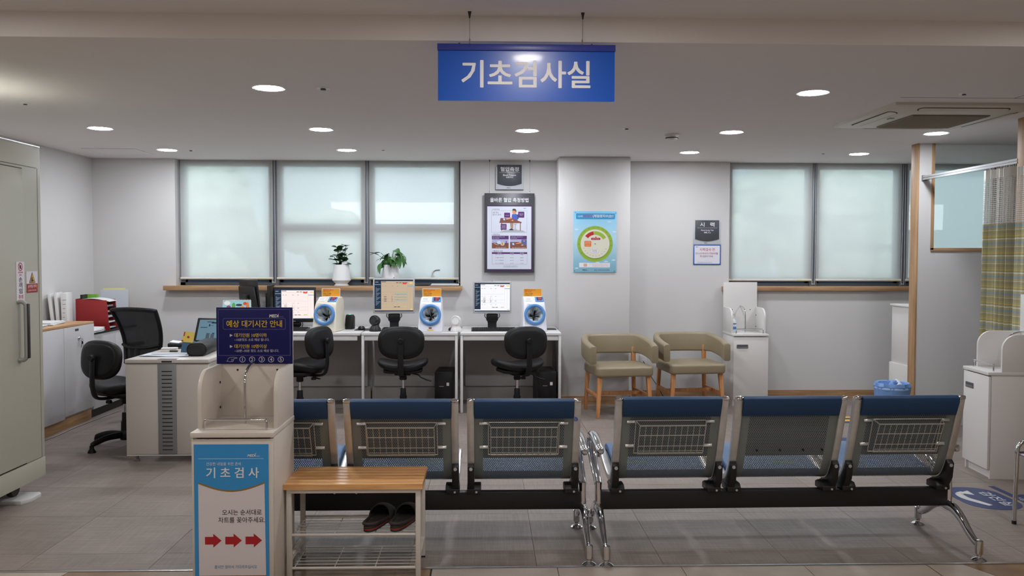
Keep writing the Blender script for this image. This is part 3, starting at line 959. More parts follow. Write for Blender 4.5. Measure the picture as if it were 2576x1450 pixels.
def make_end(x, s):
    """Chrome end frame in the plane x: column, two arched legs with glides, armrest loop."""
    e = bpy.data.objects.new('end_frame', None)
    COL.objects.link(e)
    MB().tube(smooth_path([(x, -.005, .185), (x, -.005, .25), (x, 0, .335)], 4), .023, 14, squash=(.8, 1.15)).build('column', M_CHROME, e)
    for sg, nm in ((-1, 'leg'), (1, 'leg')):
        lp = smooth_path([(x, 0, .20), (x, sg * .06, .195), (x, sg * .13, .165), (x, sg * .20, .115), (x, sg * .255, .085), (x, sg * .288, .078)], 5)
        k = len(lp)
        lg = MB().tube(lp, [.033 - .016 * i / (k - 1) for i in range(k)], 14, squash=(.72, 1)).build('leg', M_CHROME, e)
        MB().lathe([(.008, .012), (.013, .03), (.0185, .034), (.0195, .085), (.0185, .098), (.010, .104)], 18, (x, sg * .290, 0)).build('foot_post', M_CHROME, e)
        MB().lathe([(.036, 0), (.036, .004), (.026, .012), (.012, .018), (.009, .03)], 24, (x, sg * .290, 0)).build('glide', M_CHROME, e)
    ap = smooth_path([(x, 0, .325), (x, .06, .355), (x, .15, .392), (x, .225, .435), (x, .265, .485), (x, .25, .524), (x, .19, .542), (x, .08, .535), (x, -.03, .521), (x, -.055, .515)], 5)
    k = len(ap)
    MB().tube(ap, [.019 + .004 * math.sin(PI * i / (k - 1)) for i in range(k)], 14, squash=(1.1, .95)).build('arm_loop', M_CHROME, e)
    MB().lathe([(.001, -.026), (.012, -.024), (.0215, -.012), (.0225, .010), (.017, .02)], 16, mtx=Matrix.Translation((x, -.062, .514)) @ Matrix.Rotation(R(-96), 4, 'X')).build('arm_tip', M_CHROME, e)
    return e

def make_bench(label, loc, rz, pitch, x_first, legs, baskets, zs=1.0):
    t = thing('waiting_bench', label, 'bench', loc, rz, 'waiting benches')
    MB().box(legs[0] + .0, legs[1], -.024, .024, .196, .290).build('beam', M_BEAM, t, bevel=.004)
    for k in range(3):
        s = make_seat(baskets[k])
        s.parent = t
        s.location = (x_first + k * pitch, 0, 0)
    for x in legs:
        e = make_end(x, 1)
        e.parent = t
    t.scale = (1, 1, zs)
    return t
bn = make_bench('three-seat navy waiting bench behind the shoe bench, a marker on its frame', (0, 4.362, 0), 0, .613, -1.040, (-1.335, .500), (True, True, True), .987)
make_bench('three-seat navy waiting bench standing clear, its middle seat without basket', (.578, 4.345, 0), R(.9), .607, .346, (0.0, 1.862), (True, False, True))
mk = Matrix.Translation((.446, -.1615, .690)) @ Matrix.Rotation(R(-14), 4, 'X')
put_text(MB(), 'S', 0, 0, .034, 0, bold=.08, mapf=lambda x, d, z: tuple(mk @ Vector((x, d, z)))).build('marker_scribble', mat('marker_blue', (60, 92, 160), .6), bn, smooth=False)
# ================================================================== shoe bench and slippers
M_WMET = mat('white_powder_coat', (216, 212, 206), .45)
M_PINE = wood('honey_bench_slat', (204, 148, 92), (236, 186, 128), .35, (0.8, 12, 12), 4.0)
t = thing('shoe_bench', 'low shoe bench with honey wood slats and white metal frame', 'bench', (-.617, 4.06, 0))
w, d = .32, .162
z = .428
for k in range(6):
    y0 = -d - .004 + k * .0555
    MB().box(-w, w, y0, y0 + .0515, z, z + .024).build('seat_slat', M_PINE, t, bevel=.002)
MB().box(-w, w, -d - .006, -d - .002, z - .002, z + .023).build('front_lip', M_PINE, t)
fr = MB().box(-w + .012, w - .012, -d + .008, -d + .028, z - .022, z - .001).box(-w + .012, w - .012, d - .028, d - .008, z - .022, z - .001)
fr.box(-w + .012, -w + .032, -d + .028, d - .028, z - .022, z - .001).box(w - .032, w - .012, -d + .028, d - .028, z - .022, z - .001)
fr.build('seat_frame', M_WMET, t)
for sx_ in (-1, 1):
    for sy_ in (-1, 1):
        cx, cy = sx_ * (w - .022), sy_ * (d - .018)
        l_ = MB().box(cx - .0115, cx + .0115, cy - .0115, cy + .0115, .006, z - .022).build('leg', M_WMET, t, bevel=.002)
        MB().box(cx - .012, cx + .012, cy - .012, cy + .012, 0, .008).build('foot_cap', M_BLACK, l_)
    MB().box(sx_ * (w - .022) - .01, sx_ * (w - .022) + .01, -d + .03, d - .03, .085, .105).build('side_rail', M_WMET, t)
for zs in (.208, .052):
    sh = MB()
    sh.tube([(-w + .034, -d + .018, zs), (w - .034, -d + .018, zs)], .0065, 8).tube([(-w + .034, d - .018, zs), (w - .034, d - .018, zs)], .0055, 8)
    for k in range(1, 7):
        y = -d + .018 + (2 * d - .036) * k / 7
        sh.tube([(-w + .034, y, zs + .003), (w - .034, y, zs + .003)], .0022, 6)
    for x in (-.28, -.095, .095, .28):
        sh.tube([(x, -d + .018, zs - .003), (x, d - .018, zs - .003)], .003, 6)
    sh.build('wire_shelf', M_WMET, t, weld=False)

M_RUB = mat('charcoal_foam_rubber', (52, 50, 48), .7, bump=.3, bscale=300)
M_REDS = mat('red_sole_line', (150, 42, 30), .6)
def make_slipper(label, loc, rz):
    t = thing('slipper', label, 'slipper', loc, rz, 'pair of slippers on the shoe bench')
    L, out = .265, []
    for k in range(28):
        a = 2 * PI * k / 28
        y = math.sin(a) * L / 2
        wd = .043 + .010 * math.sin(a) - .004 * math.cos(2 * a)
        out.append((math.copysign(abs(math.cos(a)) ** .75, math.cos(a)) * wd, y))
    MB().prism(out, .004, .020, 'z').build('sole', M_RUB, t, bevel=.003)
    MB().prism([(x * 1.015, y * 1.005) for x, y in out], .014, .0185, 'z').build('red_line', M_REDS, t)
    rim = [(x * .97, y * .985, .028 + .012 * abs(y / L * 2) ** 2) for x, y in out]
    MB().prism([(x * .99, y * .995) for x, y in out], .019, .030, 'z').build('footbed', M_RUB, t, bevel=.003)
    MB().tube(rim, .007, 8, closed=True).build('rim', M_RUB, t)
    def strap(s, q):
        y = .015 + q * .115
        hw = .050 * (1 - .35 * max(0, q - .55) / .45)
        hgt = .058 * (1 - .55 * q ** 2)
        a = PI * s
        return (math.cos(a) * hw, y + .018 * math.sin(a) * (1 - q), .022 + math.sin(a) ** .8 * hgt)
    MB().grid(strap, 16, 8).build('upper', M_RUB, t, solid=.005)
    t.scale = (1.12, 1.1, 1.12)
    return t
make_slipper('charcoal slipper with a red sole line, middle of the upper wire shelf', (-.522, 4.052, .2135), R(-14))
make_slipper('charcoal slipper with a red sole line, next to the shoe bench leg', (-.398, 4.055, .2135), R(-14))

# ================================================================== desks along the window wall
DZ = .773
M_DESK = mat('white_desk_laminate', (226, 224, 224), .22)
M_MOD = mat('grey_modesty_board', (176, 172, 168), .6)
def desk(label, x0, x1, left_leg=True, right_leg=True):
    c = (x0 + x1) / 2
    t = thing('desk', label, 'desk', (c, 8.13, 0), 0, 'white desks under the window')
    a, b = x0 - c, x1 - c
    MB().box(a, b, 0, .78, DZ - .026, DZ).build('desk_top', M_DESK, t, bevel=.002)
    MB().box(a + .028, b - .028, .012, .03, DZ - .074, DZ - .031).build('apron', M_DESK, t, bevel=.001)
    for on, x in ((left_leg, a), (right_leg, b - .026)):
        if on:
            MB().box(x, x + .026, .004, .03, 0, DZ - .026).build('leg', M_DESK, t, bevel=.002)
            MB().box(x + .004, x + .022, .03, .74, DZ - .07, DZ - .03).build('side_rail', M_DESK, t)
    MB().box(a + .03, b - .03, .72, .736, .15, DZ - .03).build('modesty_panel', M_MOD, t)
    MB().box(a + .002, b - .002, .745, .76, 0, .145).build('cable_board', M_MOD, t)
    return t
desk('white desk behind the navy wait board, with the black monitor', -2.52, -1.216, True, False)
desk('white desk in the middle of the row, below the tall plant', -1.203, -.281)
desk('white desk at the end of the row beside the pillar', -.256, .717)

# ---- monitors
M_BEZ = mat('monitor_black', (18, 18, 20), .35)
M_SIL = mat('monitor_silver', (186, 186, 188), .35, .3)
M_SHADE = {}
def uiflat(mb, x0, x1, z0, z1, d):
    return mb.flat([(x0, z0), (x1, z0), (x1, z1), (x0, z1)], d)
def make_monitor(label, loc, rz, w, h, zb, bez, warm, foot='round', bt=.016, bb=.022, brand=False):
    """Screen on the -y side; zb is the bottom edge above the desk."""
    t = thing('monitor', label, 'monitor', loc, rz, 'monitors on the window desks')
    m_b = {'black': M_BEZ, 'silver': M_SIL}[bez]
    hs = MB()
    hs.prism(rrect(w, h, .008, 3, 0, zb + h / 2), 0, .022, 'y')
    hs.prism(rrect(w * .62, h * .6, .03, 3, 0, zb + h / 2), .022, .055, 'y')
    hs.build('housing', m_b, t, bevel=.003)
    sx0, sx1, sz0, sz1 = -w / 2 + bt, w / 2 - bt, zb + bb, zb + h - bt
    W, H = sx1 - sx0, sz1 - sz0
    X = lambda q: sx0 + q * W
    Z = lambda q: sz0 + q * H
    base = (255, 240, 236) if warm == 1 else ((232, 208, 178) if warm == 2 else (250, 250, 255))
    k = f'{warm}'
    pw = .44 if warm != 2 else .31
    sc = uiflat(MB(), sx0, sx1, sz0, sz1, -.0006).build('screen', emit('screen_page_' + k, base, pw), t, smooth=False)
    sb = MB(); uiflat(sb, X(0), X(.17), Z(.07), Z(.96), -.001); uiflat(sb, X(0), X(1), Z(.955), Z(1), -.001); uiflat(sb, X(0), X(1), Z(0), Z(.032), -.001)
    sb.build('screen_sidebar', emit('screen_slate', (44, 58, 78), .42), sc, smooth=False)
    g = MB()
    for z in (.88, .60, .40, .30, .12):
        uiflat(g, X(.18), X(.84), Z(z), Z(z) + .001, -.0012)
    uiflat(g, X(.50), X(.502), Z(.12), Z(.60), -.0012)
    uiflat(g, X(.85), X(.852), Z(.05), Z(.9), -.0012); uiflat(g, X(.92), X(.922), Z(.05), Z(.8), -.0012)
    for z in (.80, .795, .52, .37, .35, .23):
        for x in (.2, .27, .45, .58):
            uiflat(g, X(x), X(x + .035), Z(z), Z(z) + .003, -.0012)
    g.build('screen_rules', emit('screen_grey', (150, 150, 156), .42), sc, smooth=False)
    d_ = MB()
    uiflat(d_, X(.18), X(.30), Z(.925), Z(.94), -.0012)
    for x in (.56, .64, .72, .79):
        uiflat(d_, X(x), X(x + .06), Z(.90), Z(.915), -.0013)
    for x in (.50, .59):
        uiflat(d_, X(x), X(x + .07), Z(.135), Z(.15), -.0013)
    for z in (.46, .41, .36, .31):
        uiflat(d_, X(.24), X(.31), Z(z), Z(z + .012), -.0013); uiflat(d_, X(.44), X(.46), Z(z), Z(z + .012), -.0013)
    d_.build('screen_text', emit('screen_black', (30, 30, 34), .3), sc, smooth=False)
    sl = MB()
    for q in range(17):
        uiflat(sl, X(.03), X(.06 + .03 * ((q * 7) % 4)), Z(.74 - q * .034), Z(.748 - q * .034), -.0013)
    uiflat(sl, X(.005), X(.16), Z(.84), Z(.853), -.0013)
    uiflat(sl, X(.02), X(.10), Z(.915), Z(.93), -.0013)
    sl.build('screen_menu', emit('screen_pale', (176, 190, 204), .42), sc, smooth=False)
    uiflat(MB(), X(.73), X(.83), Z(.855), Z(.895), -.0014).build('screen_button', emit('screen_red', (240, 60, 48), .5), sc, smooth=False)
    yl = uiflat(MB(), X(.90), X(.985), Z(.875), Z(.915), -.0014).build('screen_button', emit('screen_yellow', (236, 214, 110), .45), sc, smooth=False)
    uiflat(MB(), X(.93), X(.98), Z(.05), Z(.078), -.0014).build('screen_button', emit('screen_yellow', (236, 214, 110), .45), sc, smooth=False)
    uiflat(MB(), X(.74), X(.83), Z(.135), Z(.155), -.0014).build('screen_button', emit('screen_green', (170, 214, 90), .45), sc, smooth=False)
    tl = MB(); uiflat(tl, X(.855), X(1), Z(.79), Z(.81), -.0012)
    if warm == 2:
        for z in (.53, .44, .35):
            uiflat(tl, X(.52), X(.84), Z(z), Z(z + .022), -.0012)
    tl.build('screen_bar', emit('screen_teal', (120, 176, 186), .42), sc, smooth=False)
    if brand:
        put_text(MB(), 'DELL', 0, zb + .006, .009, -.0006, bold=.03).build('brand_lettering', M_SIL, t, smooth=False)
    # stand
    nk = MB().box(-.045, .045, .05, .075, .012, zb + h * .55)
    nk.build('neck', M_BEZ, t, bevel=.004)
    MB().box(-.06, .06, .03, .065, max(.03, zb - .075), zb - .005).build('tilt_block', M_BEZ, t, bevel=.006)
    if foot == 'round':
        pr = [(.16 * math.cos(2 * PI * k_ / 32), .03 + .105 * math.sin(2 * PI * k_ / 32)) for k_ in range(32)]
        MB().prism(pr, 0, .014, 'z').build('foot', M_SIL, t, bevel=.004)
    else:
        MB().prism(rrect(.22, .17, .02, 4, 0, .04), 0, .014, 'z').build('foot', M_BEZ, t, bevel=.004)
    for s in (-1, 1):
        MB().tube(smooth_path([(s * .07, .035, zb + .01), (s * .075, .04, zb - .03), (s * .055, .05, zb - .06), (s * .03, .07, .03)], 5), .004, 6).build('cable', M_BLACK, t)
    return t
make_monitor('black square monitor showing a chart form, behind the first pressure monitor', (-1.935, 8.56, DZ), R(2), .424, .353, .070, 'black', 1, 'flat', bt=.018, bb=.030, brand=True)
make_monitor('silver square monitor with a warm dim screen, in front of the tall plant', (-.938, 8.56, DZ), R(3), .418, .358, .158, 'silver', 2, 'round')
make_monitor('silver square monitor with a bright white screen on the last desk', (.053, 8.56, DZ), 0, .388, .327, .158, 'silver', 3, 'round')
for x, z in ((-.938, .158 + .358), (.053, .158 + .327)):
    tt = thing('webcam', 'tiny webcam clipped on top of the ' + ('warm dim' if x < -.5 else 'bright white') + ' screen', 'camera', (x, 8.565, DZ + z), 0, 'webcams')
    MB().lathe([(.001, 0), (.006, .001), (.006, .008), (.001, .010)], 12).build('lens_body', M_SIL, tt)
    MB().box(-.008, .008, -.002, .012, -.002, .0015).build('clip', M_BLACK, tt)
# two black screens standing back to back beside the calendar
t = thing('monitor', 'tilted black monitor seen from behind, next to the desk calendar', 'monitor', (-2.375, 8.58, DZ), R(130), 'monitors on the window desks')
mt = Matrix.Translation((0, 0, .335)) @ Matrix.Rotation(R(-6), 4, 'X')
MB().prism(rrect(.40, .33, .006, 3), 0, .018, 'y', mt).build('housing', M_BEZ, t, bevel=.002)
MB().prism([(-.2, -.165), (.2, -.165), (.17, .10), (-.17, .10)], .018, .045, 'y', mt).build('rear_shell', M_BEZ, t, bevel=.006)
MB().prism(rrect(.10, .12, .01, 3, 0, -.04), .045, .072, 'y', mt).build('hinge_cover', mat('monitor_dark_grey', (30, 31, 33), .4), t, bevel=.004)
uiflat(MB(), -.185, .185, -.15, .15, -.0006)
MB().box(-.03, .03, .03, .06, 0, .335).build('neck', M_BEZ, t, bevel=.004)
MB().prism(rrect(.16, .11, .02, 4, 0, .03), 0, .014, 'z').build('foot', M_BEZ, t, bevel=.003)
MB().tube(smooth_path([(-.02, .07, .20), (-.05, .09, .12), (-.09, .08, .03)], 6), .004, 6).build('cable', M_SIL, t)
t = thing('monitor', 'upright black monitor turned edge on, behind the tilted black one', 'monitor', (-2.188, 8.70, DZ), R(98), 'monitors on the window desks')
MB().prism(rrect(.40, .34, .006, 3, 0, .27), 0, .03, 'y').build('housing', M_BEZ, t, bevel=.002)
MB().prism(rrect(.25, .2, .02, 3, 0, .27), .03, .055, 'y').build('rear_shell', M_BEZ, t, bevel=.006)
MB().box(-.03, .03, .03, .055, 0, .2).build('neck', M_BEZ, t, bevel=.004)
MB().prism(rrect(.16, .11, .02, 4, 0, .03), 0, .014, 'z').build('foot', M_BEZ, t, bevel=.003)

# ---- keyboards, mouse, mat, scanners
def keyboard(label, loc, rz, hw=.225):
    t = thing('keyboard', label, 'keyboard', loc, rz, 'black keyboards')
    MB().prism([(-.075, 0), (.075, 0), (.075, .026), (.06, .028), (-.075, .012)], -hw, hw, 'x').build('body', M_BEZ, t, bevel=.003)
    k = MB()
    for r_ in range(5):
        y = -.058 + r_ * .026
        z = .0145 + (y + .075) * .106
        for c_ in range(int(hw * 2 / .0213) - 1):
            k.box(-hw + .012 + c_ * .0213, -hw + .012 + c_ * .0213 + .018, y - .010, y + .010, z - .004, z + .004)
    o = k.build('keycaps', mat('keycap_black', (30, 30, 32), .5), t, smooth=False, weld=False)
    o['kind'] = 'stuff'
keyboard('black keyboard in front of the black square monitor', (-1.975, 8.40, DZ), 0, .215)
keyboard('black keyboard in front of the warm dim screen', (-.856, 8.38, DZ), 0, .178)
keyboard('black keyboard in front of the bright white screen', (.072, 8.37, DZ), R(2))
def mouse(label, loc, rz=0):
    t = thing('mouse', label, 'mouse', loc, rz, 'computer mice')
    prof = [(.034, 0), (.036, .008), (.033, .020), (.022, .031), (.001, .035)]
    MB().lathe(prof, 20, mtx=Matrix.Scale(1.6, 4, (0, 1, 0))).build('shell', M_BEZ, t)
    MB().box(-.004, .004, -.045, -.025, .026, .034).build('wheel', M_SIL, t, bevel=.001)
    MB().tube(smooth_path([(0, .05, .01), (.0, .08, .006), (-.01, .11, .004), (-.01, .13, .004)], 6), .002, 6).build('cable', M_BLACK, t)
t = thing('mouse_mat', 'black mouse mat right of the first pressure monitor', 'mouse mat', (-1.20, 8.50, DZ))
MB().prism(rrect(.23, .20, .015, 4), 0, .004, 'z').build('sheet', M_BLACK, t)
mouse('black mouse on the mouse mat beside the black domed scanner', (-1.255, 8.50, DZ + .004), R(10))
mouse('black mouse beside the white domed scanner', (-.345, 8.42, DZ), R(-20))
t = thing('mouse_mat', 'black mouse mat at the end desk beside the pillar', 'mouse mat', (.60, 8.56, DZ))
MB().prism(rrect(.20, .20, .015, 4), 0, .004, 'z').build('sheet', M_BLACK, t)
def scanner(label, loc, rz, m, m2):
    t = thing('barcode_scanner', label, 'scanner', loc, rz, 'domed barcode scanners')
    MB().lathe([(.058, 0), (.058, .010), (.052, .03), (.036, .055), (.030, .072)], 24).build('base', m, t, bevel=.002)
    mt = Matrix.Translation((0, -.005, .105)) @ Matrix.Rotation(R(78), 4, 'X')
    MB().lathe([(.001, -.045), (.03, -.043), (.046, -.030), (.052, -.008), (.052, .012), (.046, .03), (.040, .034), (.038, .028), (.001, .026)], 28, mtx=mt).build('head', m, t)
    MB().lathe([(.001, .031), (.036, .030), (.037, .027)], 28, mtx=mt).build('scan_window', m2, t)
    MB().prism(rrect(.05, .06, .008, 3, 0, .07), .015, .035, 'y').build('neck', m, t, bevel=.004)
scanner('black domed barcode scanner on the middle desk', (-1.095, 8.32, DZ), R(-28), M_BEZ, mat('scanner_glass', (36, 40, 44), .1))
scanner('white domed barcode scanner between the two right desks', (-.300, 8.26, DZ), R(-12), M_WHITE, mat('scanner_pale', (232, 232, 232), .2))
t = thing('card_reader', 'black upright reader with a green light right of the first pressure monitor', 'reader', (-1.385, 8.56, DZ), R(-20))
MB().prism([(-.03, 0), (.045, 0), (.05, .125), (.02, .150), (-.005, .145), (-.02, .10)], -.04, .04, 'x').build('body', M_BEZ, t, bevel=.008, seg=3)
MB().box(-.012, .012, .005, .02, .146, .150).build('indicator', emit('green_indicator', (90, 240, 170), 1.2), t)

# ---- blood pressure monitors
M_BPW = mat('pressure_monitor_white', (228, 228, 236), .35)
M_BPC = mat('pressure_monitor_cream', (222, 214, 196), .35)
M_BPB = mat('pressure_monitor_blue', (86, 142, 204), .35)
M_SLV = mat('grey_sleeve_cloth', (196, 203, 206), .8)
M_LBL = mat('yellow_label', (226, 190, 60), .5)
def bp_body():
    pr = [(0, 0), (.34, 0), (.34, .30), (.30, .335), (.175, .335), (.085, .285), (.055, .245), (.012, .04)]
    wid = .118
    b = MB().prism(pr, -wid, wid, 'x').build('housing', M_BPW, None, bevel=.016, seg=3)
    # slim the waist towards the top
    for v in b.data.vertices:
        v.co.x *= 1.0 - .14 * max(0, v.co.z - .05) / .29
    cut = MB().lathe([(.001, -.2), (.078, -.2), (.078, .3), (.001, .3)], 32, mtx=Matrix.Translation((0, .05, .175)) @ Matrix.Rotation(R(76), 4, 'X')).build('cutter', M_BPW, None)
    md = b.modifiers.new('opening', 'BOOLEAN')
    md.operation = 'DIFFERENCE'
    md.object = cut
    md.solver = 'EXACT'
    dg = bpy.context.evaluated_depsgraph_get()
    me = bpy.data.meshes.new_from_object(b.evaluated_get(dg))
    b.modifiers.clear()
    bpy.data.objects.remove(cut)
    bpy.data.objects.remove(b)
    me.name = 'housing'
    return me
BPME = bp_body()
def bp_monitor(label, loc, rz, m, card_label):
    t = thing('blood_pressure_monitor', label, 'monitor', loc, rz, 'blood pressure monitors')
    me = BPME.copy()
    me.materials.clear(); me.materials.append(m)
    o = bpy.data.objects.new('housing', me)
    COL.objects.link(o); o.parent = t
    mt = Matrix.Translation((0, .028, .170)) @ Matrix.Rotation(R(76), 4, 'X')
    tor = []
    for k in range(12):
        a = 2 * PI * k / 12
        tor.append((.088 + .017 * math.cos(a), .018 * math.sin(a)))
    tor.append(tor[0])
    rg = MB(); n = 40
    v, f = [], []
    for i, (r, z) in enumerate(tor[:-1]):
        for j in range(n):
            a = 2 * PI * j / n
            v.append((r * math.cos(a), r * math.sin(a), z))
    q = len(tor) - 1
    for i in range(q):
        for j in range(n):
            f.append((i * n + j, i * n + (j + 1) % n, ((i + 1) % q) * n + (j + 1) % n, ((i + 1) % q) * n + j))
    rg.add(v, f, mt).build('cuff_ring', M_BPB, t)
    rnd = random.Random(hash(label) % 1000)
    ph = [rnd.uniform(0, 6) for _ in range(6)]
    jit = lambda i, j: -(.004 + .016 * (i / 9)) * (1 + math.sin(j * .55 + ph[0] + i * .35) + .7 * math.sin(j * 1.3 + ph[1] - i * .5)) * (1 if i else .25)
    MB().lathe([(.076 - .026 * (k / 9) ** 1.4, .012 - .015 * k) for k in range(10)], 44, mtx=mt, jitter=jit, caps=False).build('sleeve', M_SLV, t)
    MB().lathe([(.001, -.128), (.07, -.128)], 20, mtx=mt).build('sleeve_end', M_BLACK, t)
    # control slope
    sl = Matrix.Translation((0, .130, .3125)) @ Matrix.Rotation(R(29), 4, 'X')
    pn = MB().box(.012, .098, -.046, .040, .0, .004, sl).build('display_panel', M_BPB, t, bevel=.0015)
    for k in range(3):
        MB().box(.028, .088 - .012 * (k == 2), .018 - k * .022, .032 - k * .022, .004, .006, sl).build('display', mat('led_display', (30, 16, 18), .2), pn)
        MB().box(.044, .078 - .012 * (k == 2), .022 - k * .022, .028 - k * .022, .006, .0064, sl).build('led_digits', emit('led_red', (230, 50, 40), .8), pn, smooth=False)
    MB().box(-.085, -.02, -.03, .028, .0, .0012, sl).build('instruction_label', mat('label_paper', (236, 236, 240), .5), t)
    lm = MB()
    for z in (.014, .004, -.012):
        lm.box(-.078, -.03, z, z + .003, .0012, .0017, sl)
    lm.build('label_print', mat('label_print', (120, 120, 128), .5), t, smooth=False)
    fr = Matrix.Translation((0, .0085, .028)) @ Matrix.Rotation(R(-17), 4, 'X')
    mp = lambda x, y, z: tuple(fr @ Vector((x, y, z)))
    put_text(MB(), 'AND', 0, .034, .0095, -.001, bold=.05, mapf=mp).build('brand_lettering', mat('brand_blue', (40, 70, 150), .5), t, smooth=False)
    MB().prism(rrect(.030, .014, .006, 4, 0, .014), -.003, .001, 'y', fr).build('stop_button', mat('button_red', (140, 26, 32), .3), t)
    MB().prism(rrect(.060, .012, .002, 2, 0, -.006), -.001, .001, 'y', fr).build('warning_label', M_LBL, t)
    # orange notice card standing on top
    c = thing('notice_card', card_label, 'sign', (0, 0, 0), rz, 'orange notice cards')
    c.location = Vector(loc) + Matrix.Rotation(rz, 3, 'Z') @ Vector((0, .245, .335))
    MB().prism(rrect(.188, .082, .008, 4, 0, .041), -.002, .002, 'y').build('board', M_WHITE, c)
    MB().prism(rrect(.180, .074, .005, 4, 0, .040), -.0026, -.002, 'y').build('orange_field', mat('notice_orange', (232, 160, 36), .5), c)
    put_text(put_text(MB(), '혈압측정이 끝난 후', -.078, .058, .0135, -.003, 'l', .02, .105), '앉아 계시면', -.078, .042, .0135, -.003, 'l', .02, .066).build('lettering', mat('notice_red', (196, 40, 24), .5), c, smooth=False)
    put_text(put_text(MB(), '직원이 안내해', -.078, .022, .0135, -.003, 'l', .02, .078), '드리겠습니다', -.078, .006, .0135, -.003, 'l', .02, .072).build('lettering', M_INK, c, smooth=False)
    MB().box(-.03, .03, -.012, .012, 0, .003).build('stand_tab', M_WHITE, c)
    return t
bp_monitor('cream blood pressure monitor turned sideways on the first desk', (-1.575, 8.19, DZ), R(-7), M_BPC, 'orange notice card on the cream pressure monitor')
bp_monitor('white blood pressure monitor on the middle desk beside the white scanner', (-.548, 8.175, DZ), R(0), M_BPW, 'orange notice card on the middle pressure monitor')
bp_monitor('white blood pressure monitor at the end desk next to the pillar', (.470, 8.235, DZ), R(3), M_BPW, 'orange notice card on the end pressure monitor by the pillar')

# ---- computers under the desks
def tower(label, loc, rz):
    t = thing('computer_tower', label, 'computer', loc, rz, 'computers under the desks')
    MB().box(-.092, .092, 0, .40, .012, .365).build('case', mat('computer_case', (30, 30, 32), .45), t, bevel=.003)
    MB().box(-.090, .090, -.014, 0, .012, .362).build('front_panel', M_BEZ, t, bevel=.004)
    MB().box(-.045, .0, -.0155, -.014, .222, .226).build('drive_slot', M_SIL, t)
    MB().prism(rrect(.026, .032, .002, 2, .04, .245), -.0155, -.014, 'y').build('sticker', M_PRINT, t)
    for x in (-.07, .07):
        MB().box(x - .012, x + .012, .03, .37, 0, .012).build('foot', M_BLACK, t)
tower('black computer tower under the middle desk', (-.425, 8.36, 0), R(-3))
tower('black computer tower under the end desk by the pillar', (.600, 8.38, 0), R(4))

# ---- desk calendar
t = thing('desk_riser', 'low white riser carrying the desk calendar', 'riser', (-2.42, 8.262, DZ))
MB().box(-.13, .13, -.085, .085, .095, .111).build('shelf', M_DESK, t, bevel=.002)
for s in (-1, 1):
    MB().box(s * .12 - .008, s * .12 + .008, -.08, .08, 0, .095).build('side', M_DESK, t)
t = thing('desk_calendar', 'spiral desk calendar with colourful pictures beside the black monitors', 'calendar', (-2.42, 8.27, DZ + .112), R(8))
for s in (-1, 1):
    mt = Matrix.Translation((0, s * .0, .195)) @ Matrix.Rotation(R(20 * s), 4, 'X')
    MB().box(-.13, .13, -.001, .001, -.20, 0, mt).build('leaf', mat('calendar_paper', (232, 230, 224), .6), t)
mt = Matrix.Translation((0, -.0015, .195)) @ Matrix.Rotation(R(-20), 4, 'X')
MB().box(-.125, .125, -.002, -.001, -.195, -.006, mt).build('picture', mat('calendar_sky', (150, 206, 214), .6), t)
for k, (x, z, a, b, c) in enumerate(((-.09, -.03, .03, .022, (236, 234, 226)), (-.075, -.07, .02, .016, (150, 60, 90)), (-.03, -.06, .016, .034, (90, 160, 70)), (.02, -.05, .03, .012, (40, 52, 56)), (.075, -.035, .018, .016, (214, 70, 44)), (.05, -.09, .03, .03, (230, 140, 60)), (.10, -.07, .015, .05, (220, 120, 50)))):
    MB().prism([(x + a * math.cos(2 * PI * i / 14), z + b * math.sin(2 * PI * i / 14)) for i in range(14)], -.0032, -.002, 'y', mt).build('picture_shape', mat(f'calendar_tint_{k}', c, .6), t, smooth=False)
sp = MB()
for k in range(18):
    x = -.115 + k * .0135 if k < 7 else -.115 + (k + 0.5) * .0135
    sp.tube([(x + .0 , .008 * math.cos(2 * PI * i / 8), .195 + .008 * math.sin(2 * PI * i / 8)) for i in range(8)], .0015, 5, closed=True)
sp.build('spiral_binding', M_SIL, t, weld=False)['kind'] = 'stuff'

# ================================================================== office chairs
M_LEA = mat('black_leatherette', (11, 11, 12), .45, spec=.35, bump=.25, bscale=400)
M_PLA = mat('black_moulded_plastic', (14, 14, 16), .5, spec=.35)
def cushion(fn_outline, z_of, thick, n=40, rings=5):
    """Puffy cushion from an outline scale: top and underside meet at a rounded rim."""
    mb = MB()
    v, f = [], []
    lv = [(1.0, 0.0), (.985, .42), (.93, .78), (.80, .95), (.45, 1.0), (0.02, 1.0)]
    rows = []
    for side in (1, -1):
        for s, h in (lv if side > 0 else lv[1:]):
            row = []
            for k in range(n):
                x, y = fn_outline(2 * PI * k / n)
                x, y = x * s, y * s
                row.append((x, y, z_of(x, y) + side * thick / 2 * h))
            rows.append((side, row))
    top = [r for sd, r in rows if sd > 0]
    bot = [top[0]] + [r for sd, r in rows if sd < 0]
    for seq, flip in ((top, False), (bot, True)):
        o = len(v)
        for r in seq:
            v += r
        for i in range(len(seq) - 1):
            for k in range(n):
                q = (o + i * n + k, o + i * n + (k + 1) % n, o + (i + 1) * n + (k + 1) % n, o + (i + 1) * n + k)
                f.append(q if not flip else q[::-1])
        cap = tuple(o + (len(seq) - 1) * n + k for k in range(n))
        f.append(cap if not flip else cap[::-1])
    return mb, v, f
def sup(a, w, h, p):
    c, s = math.cos(a), math.sin(a)
    return (math.copysign(abs(c) ** (2 / p), c) * w, math.copysign(abs(s) ** (2 / p), s) * h)
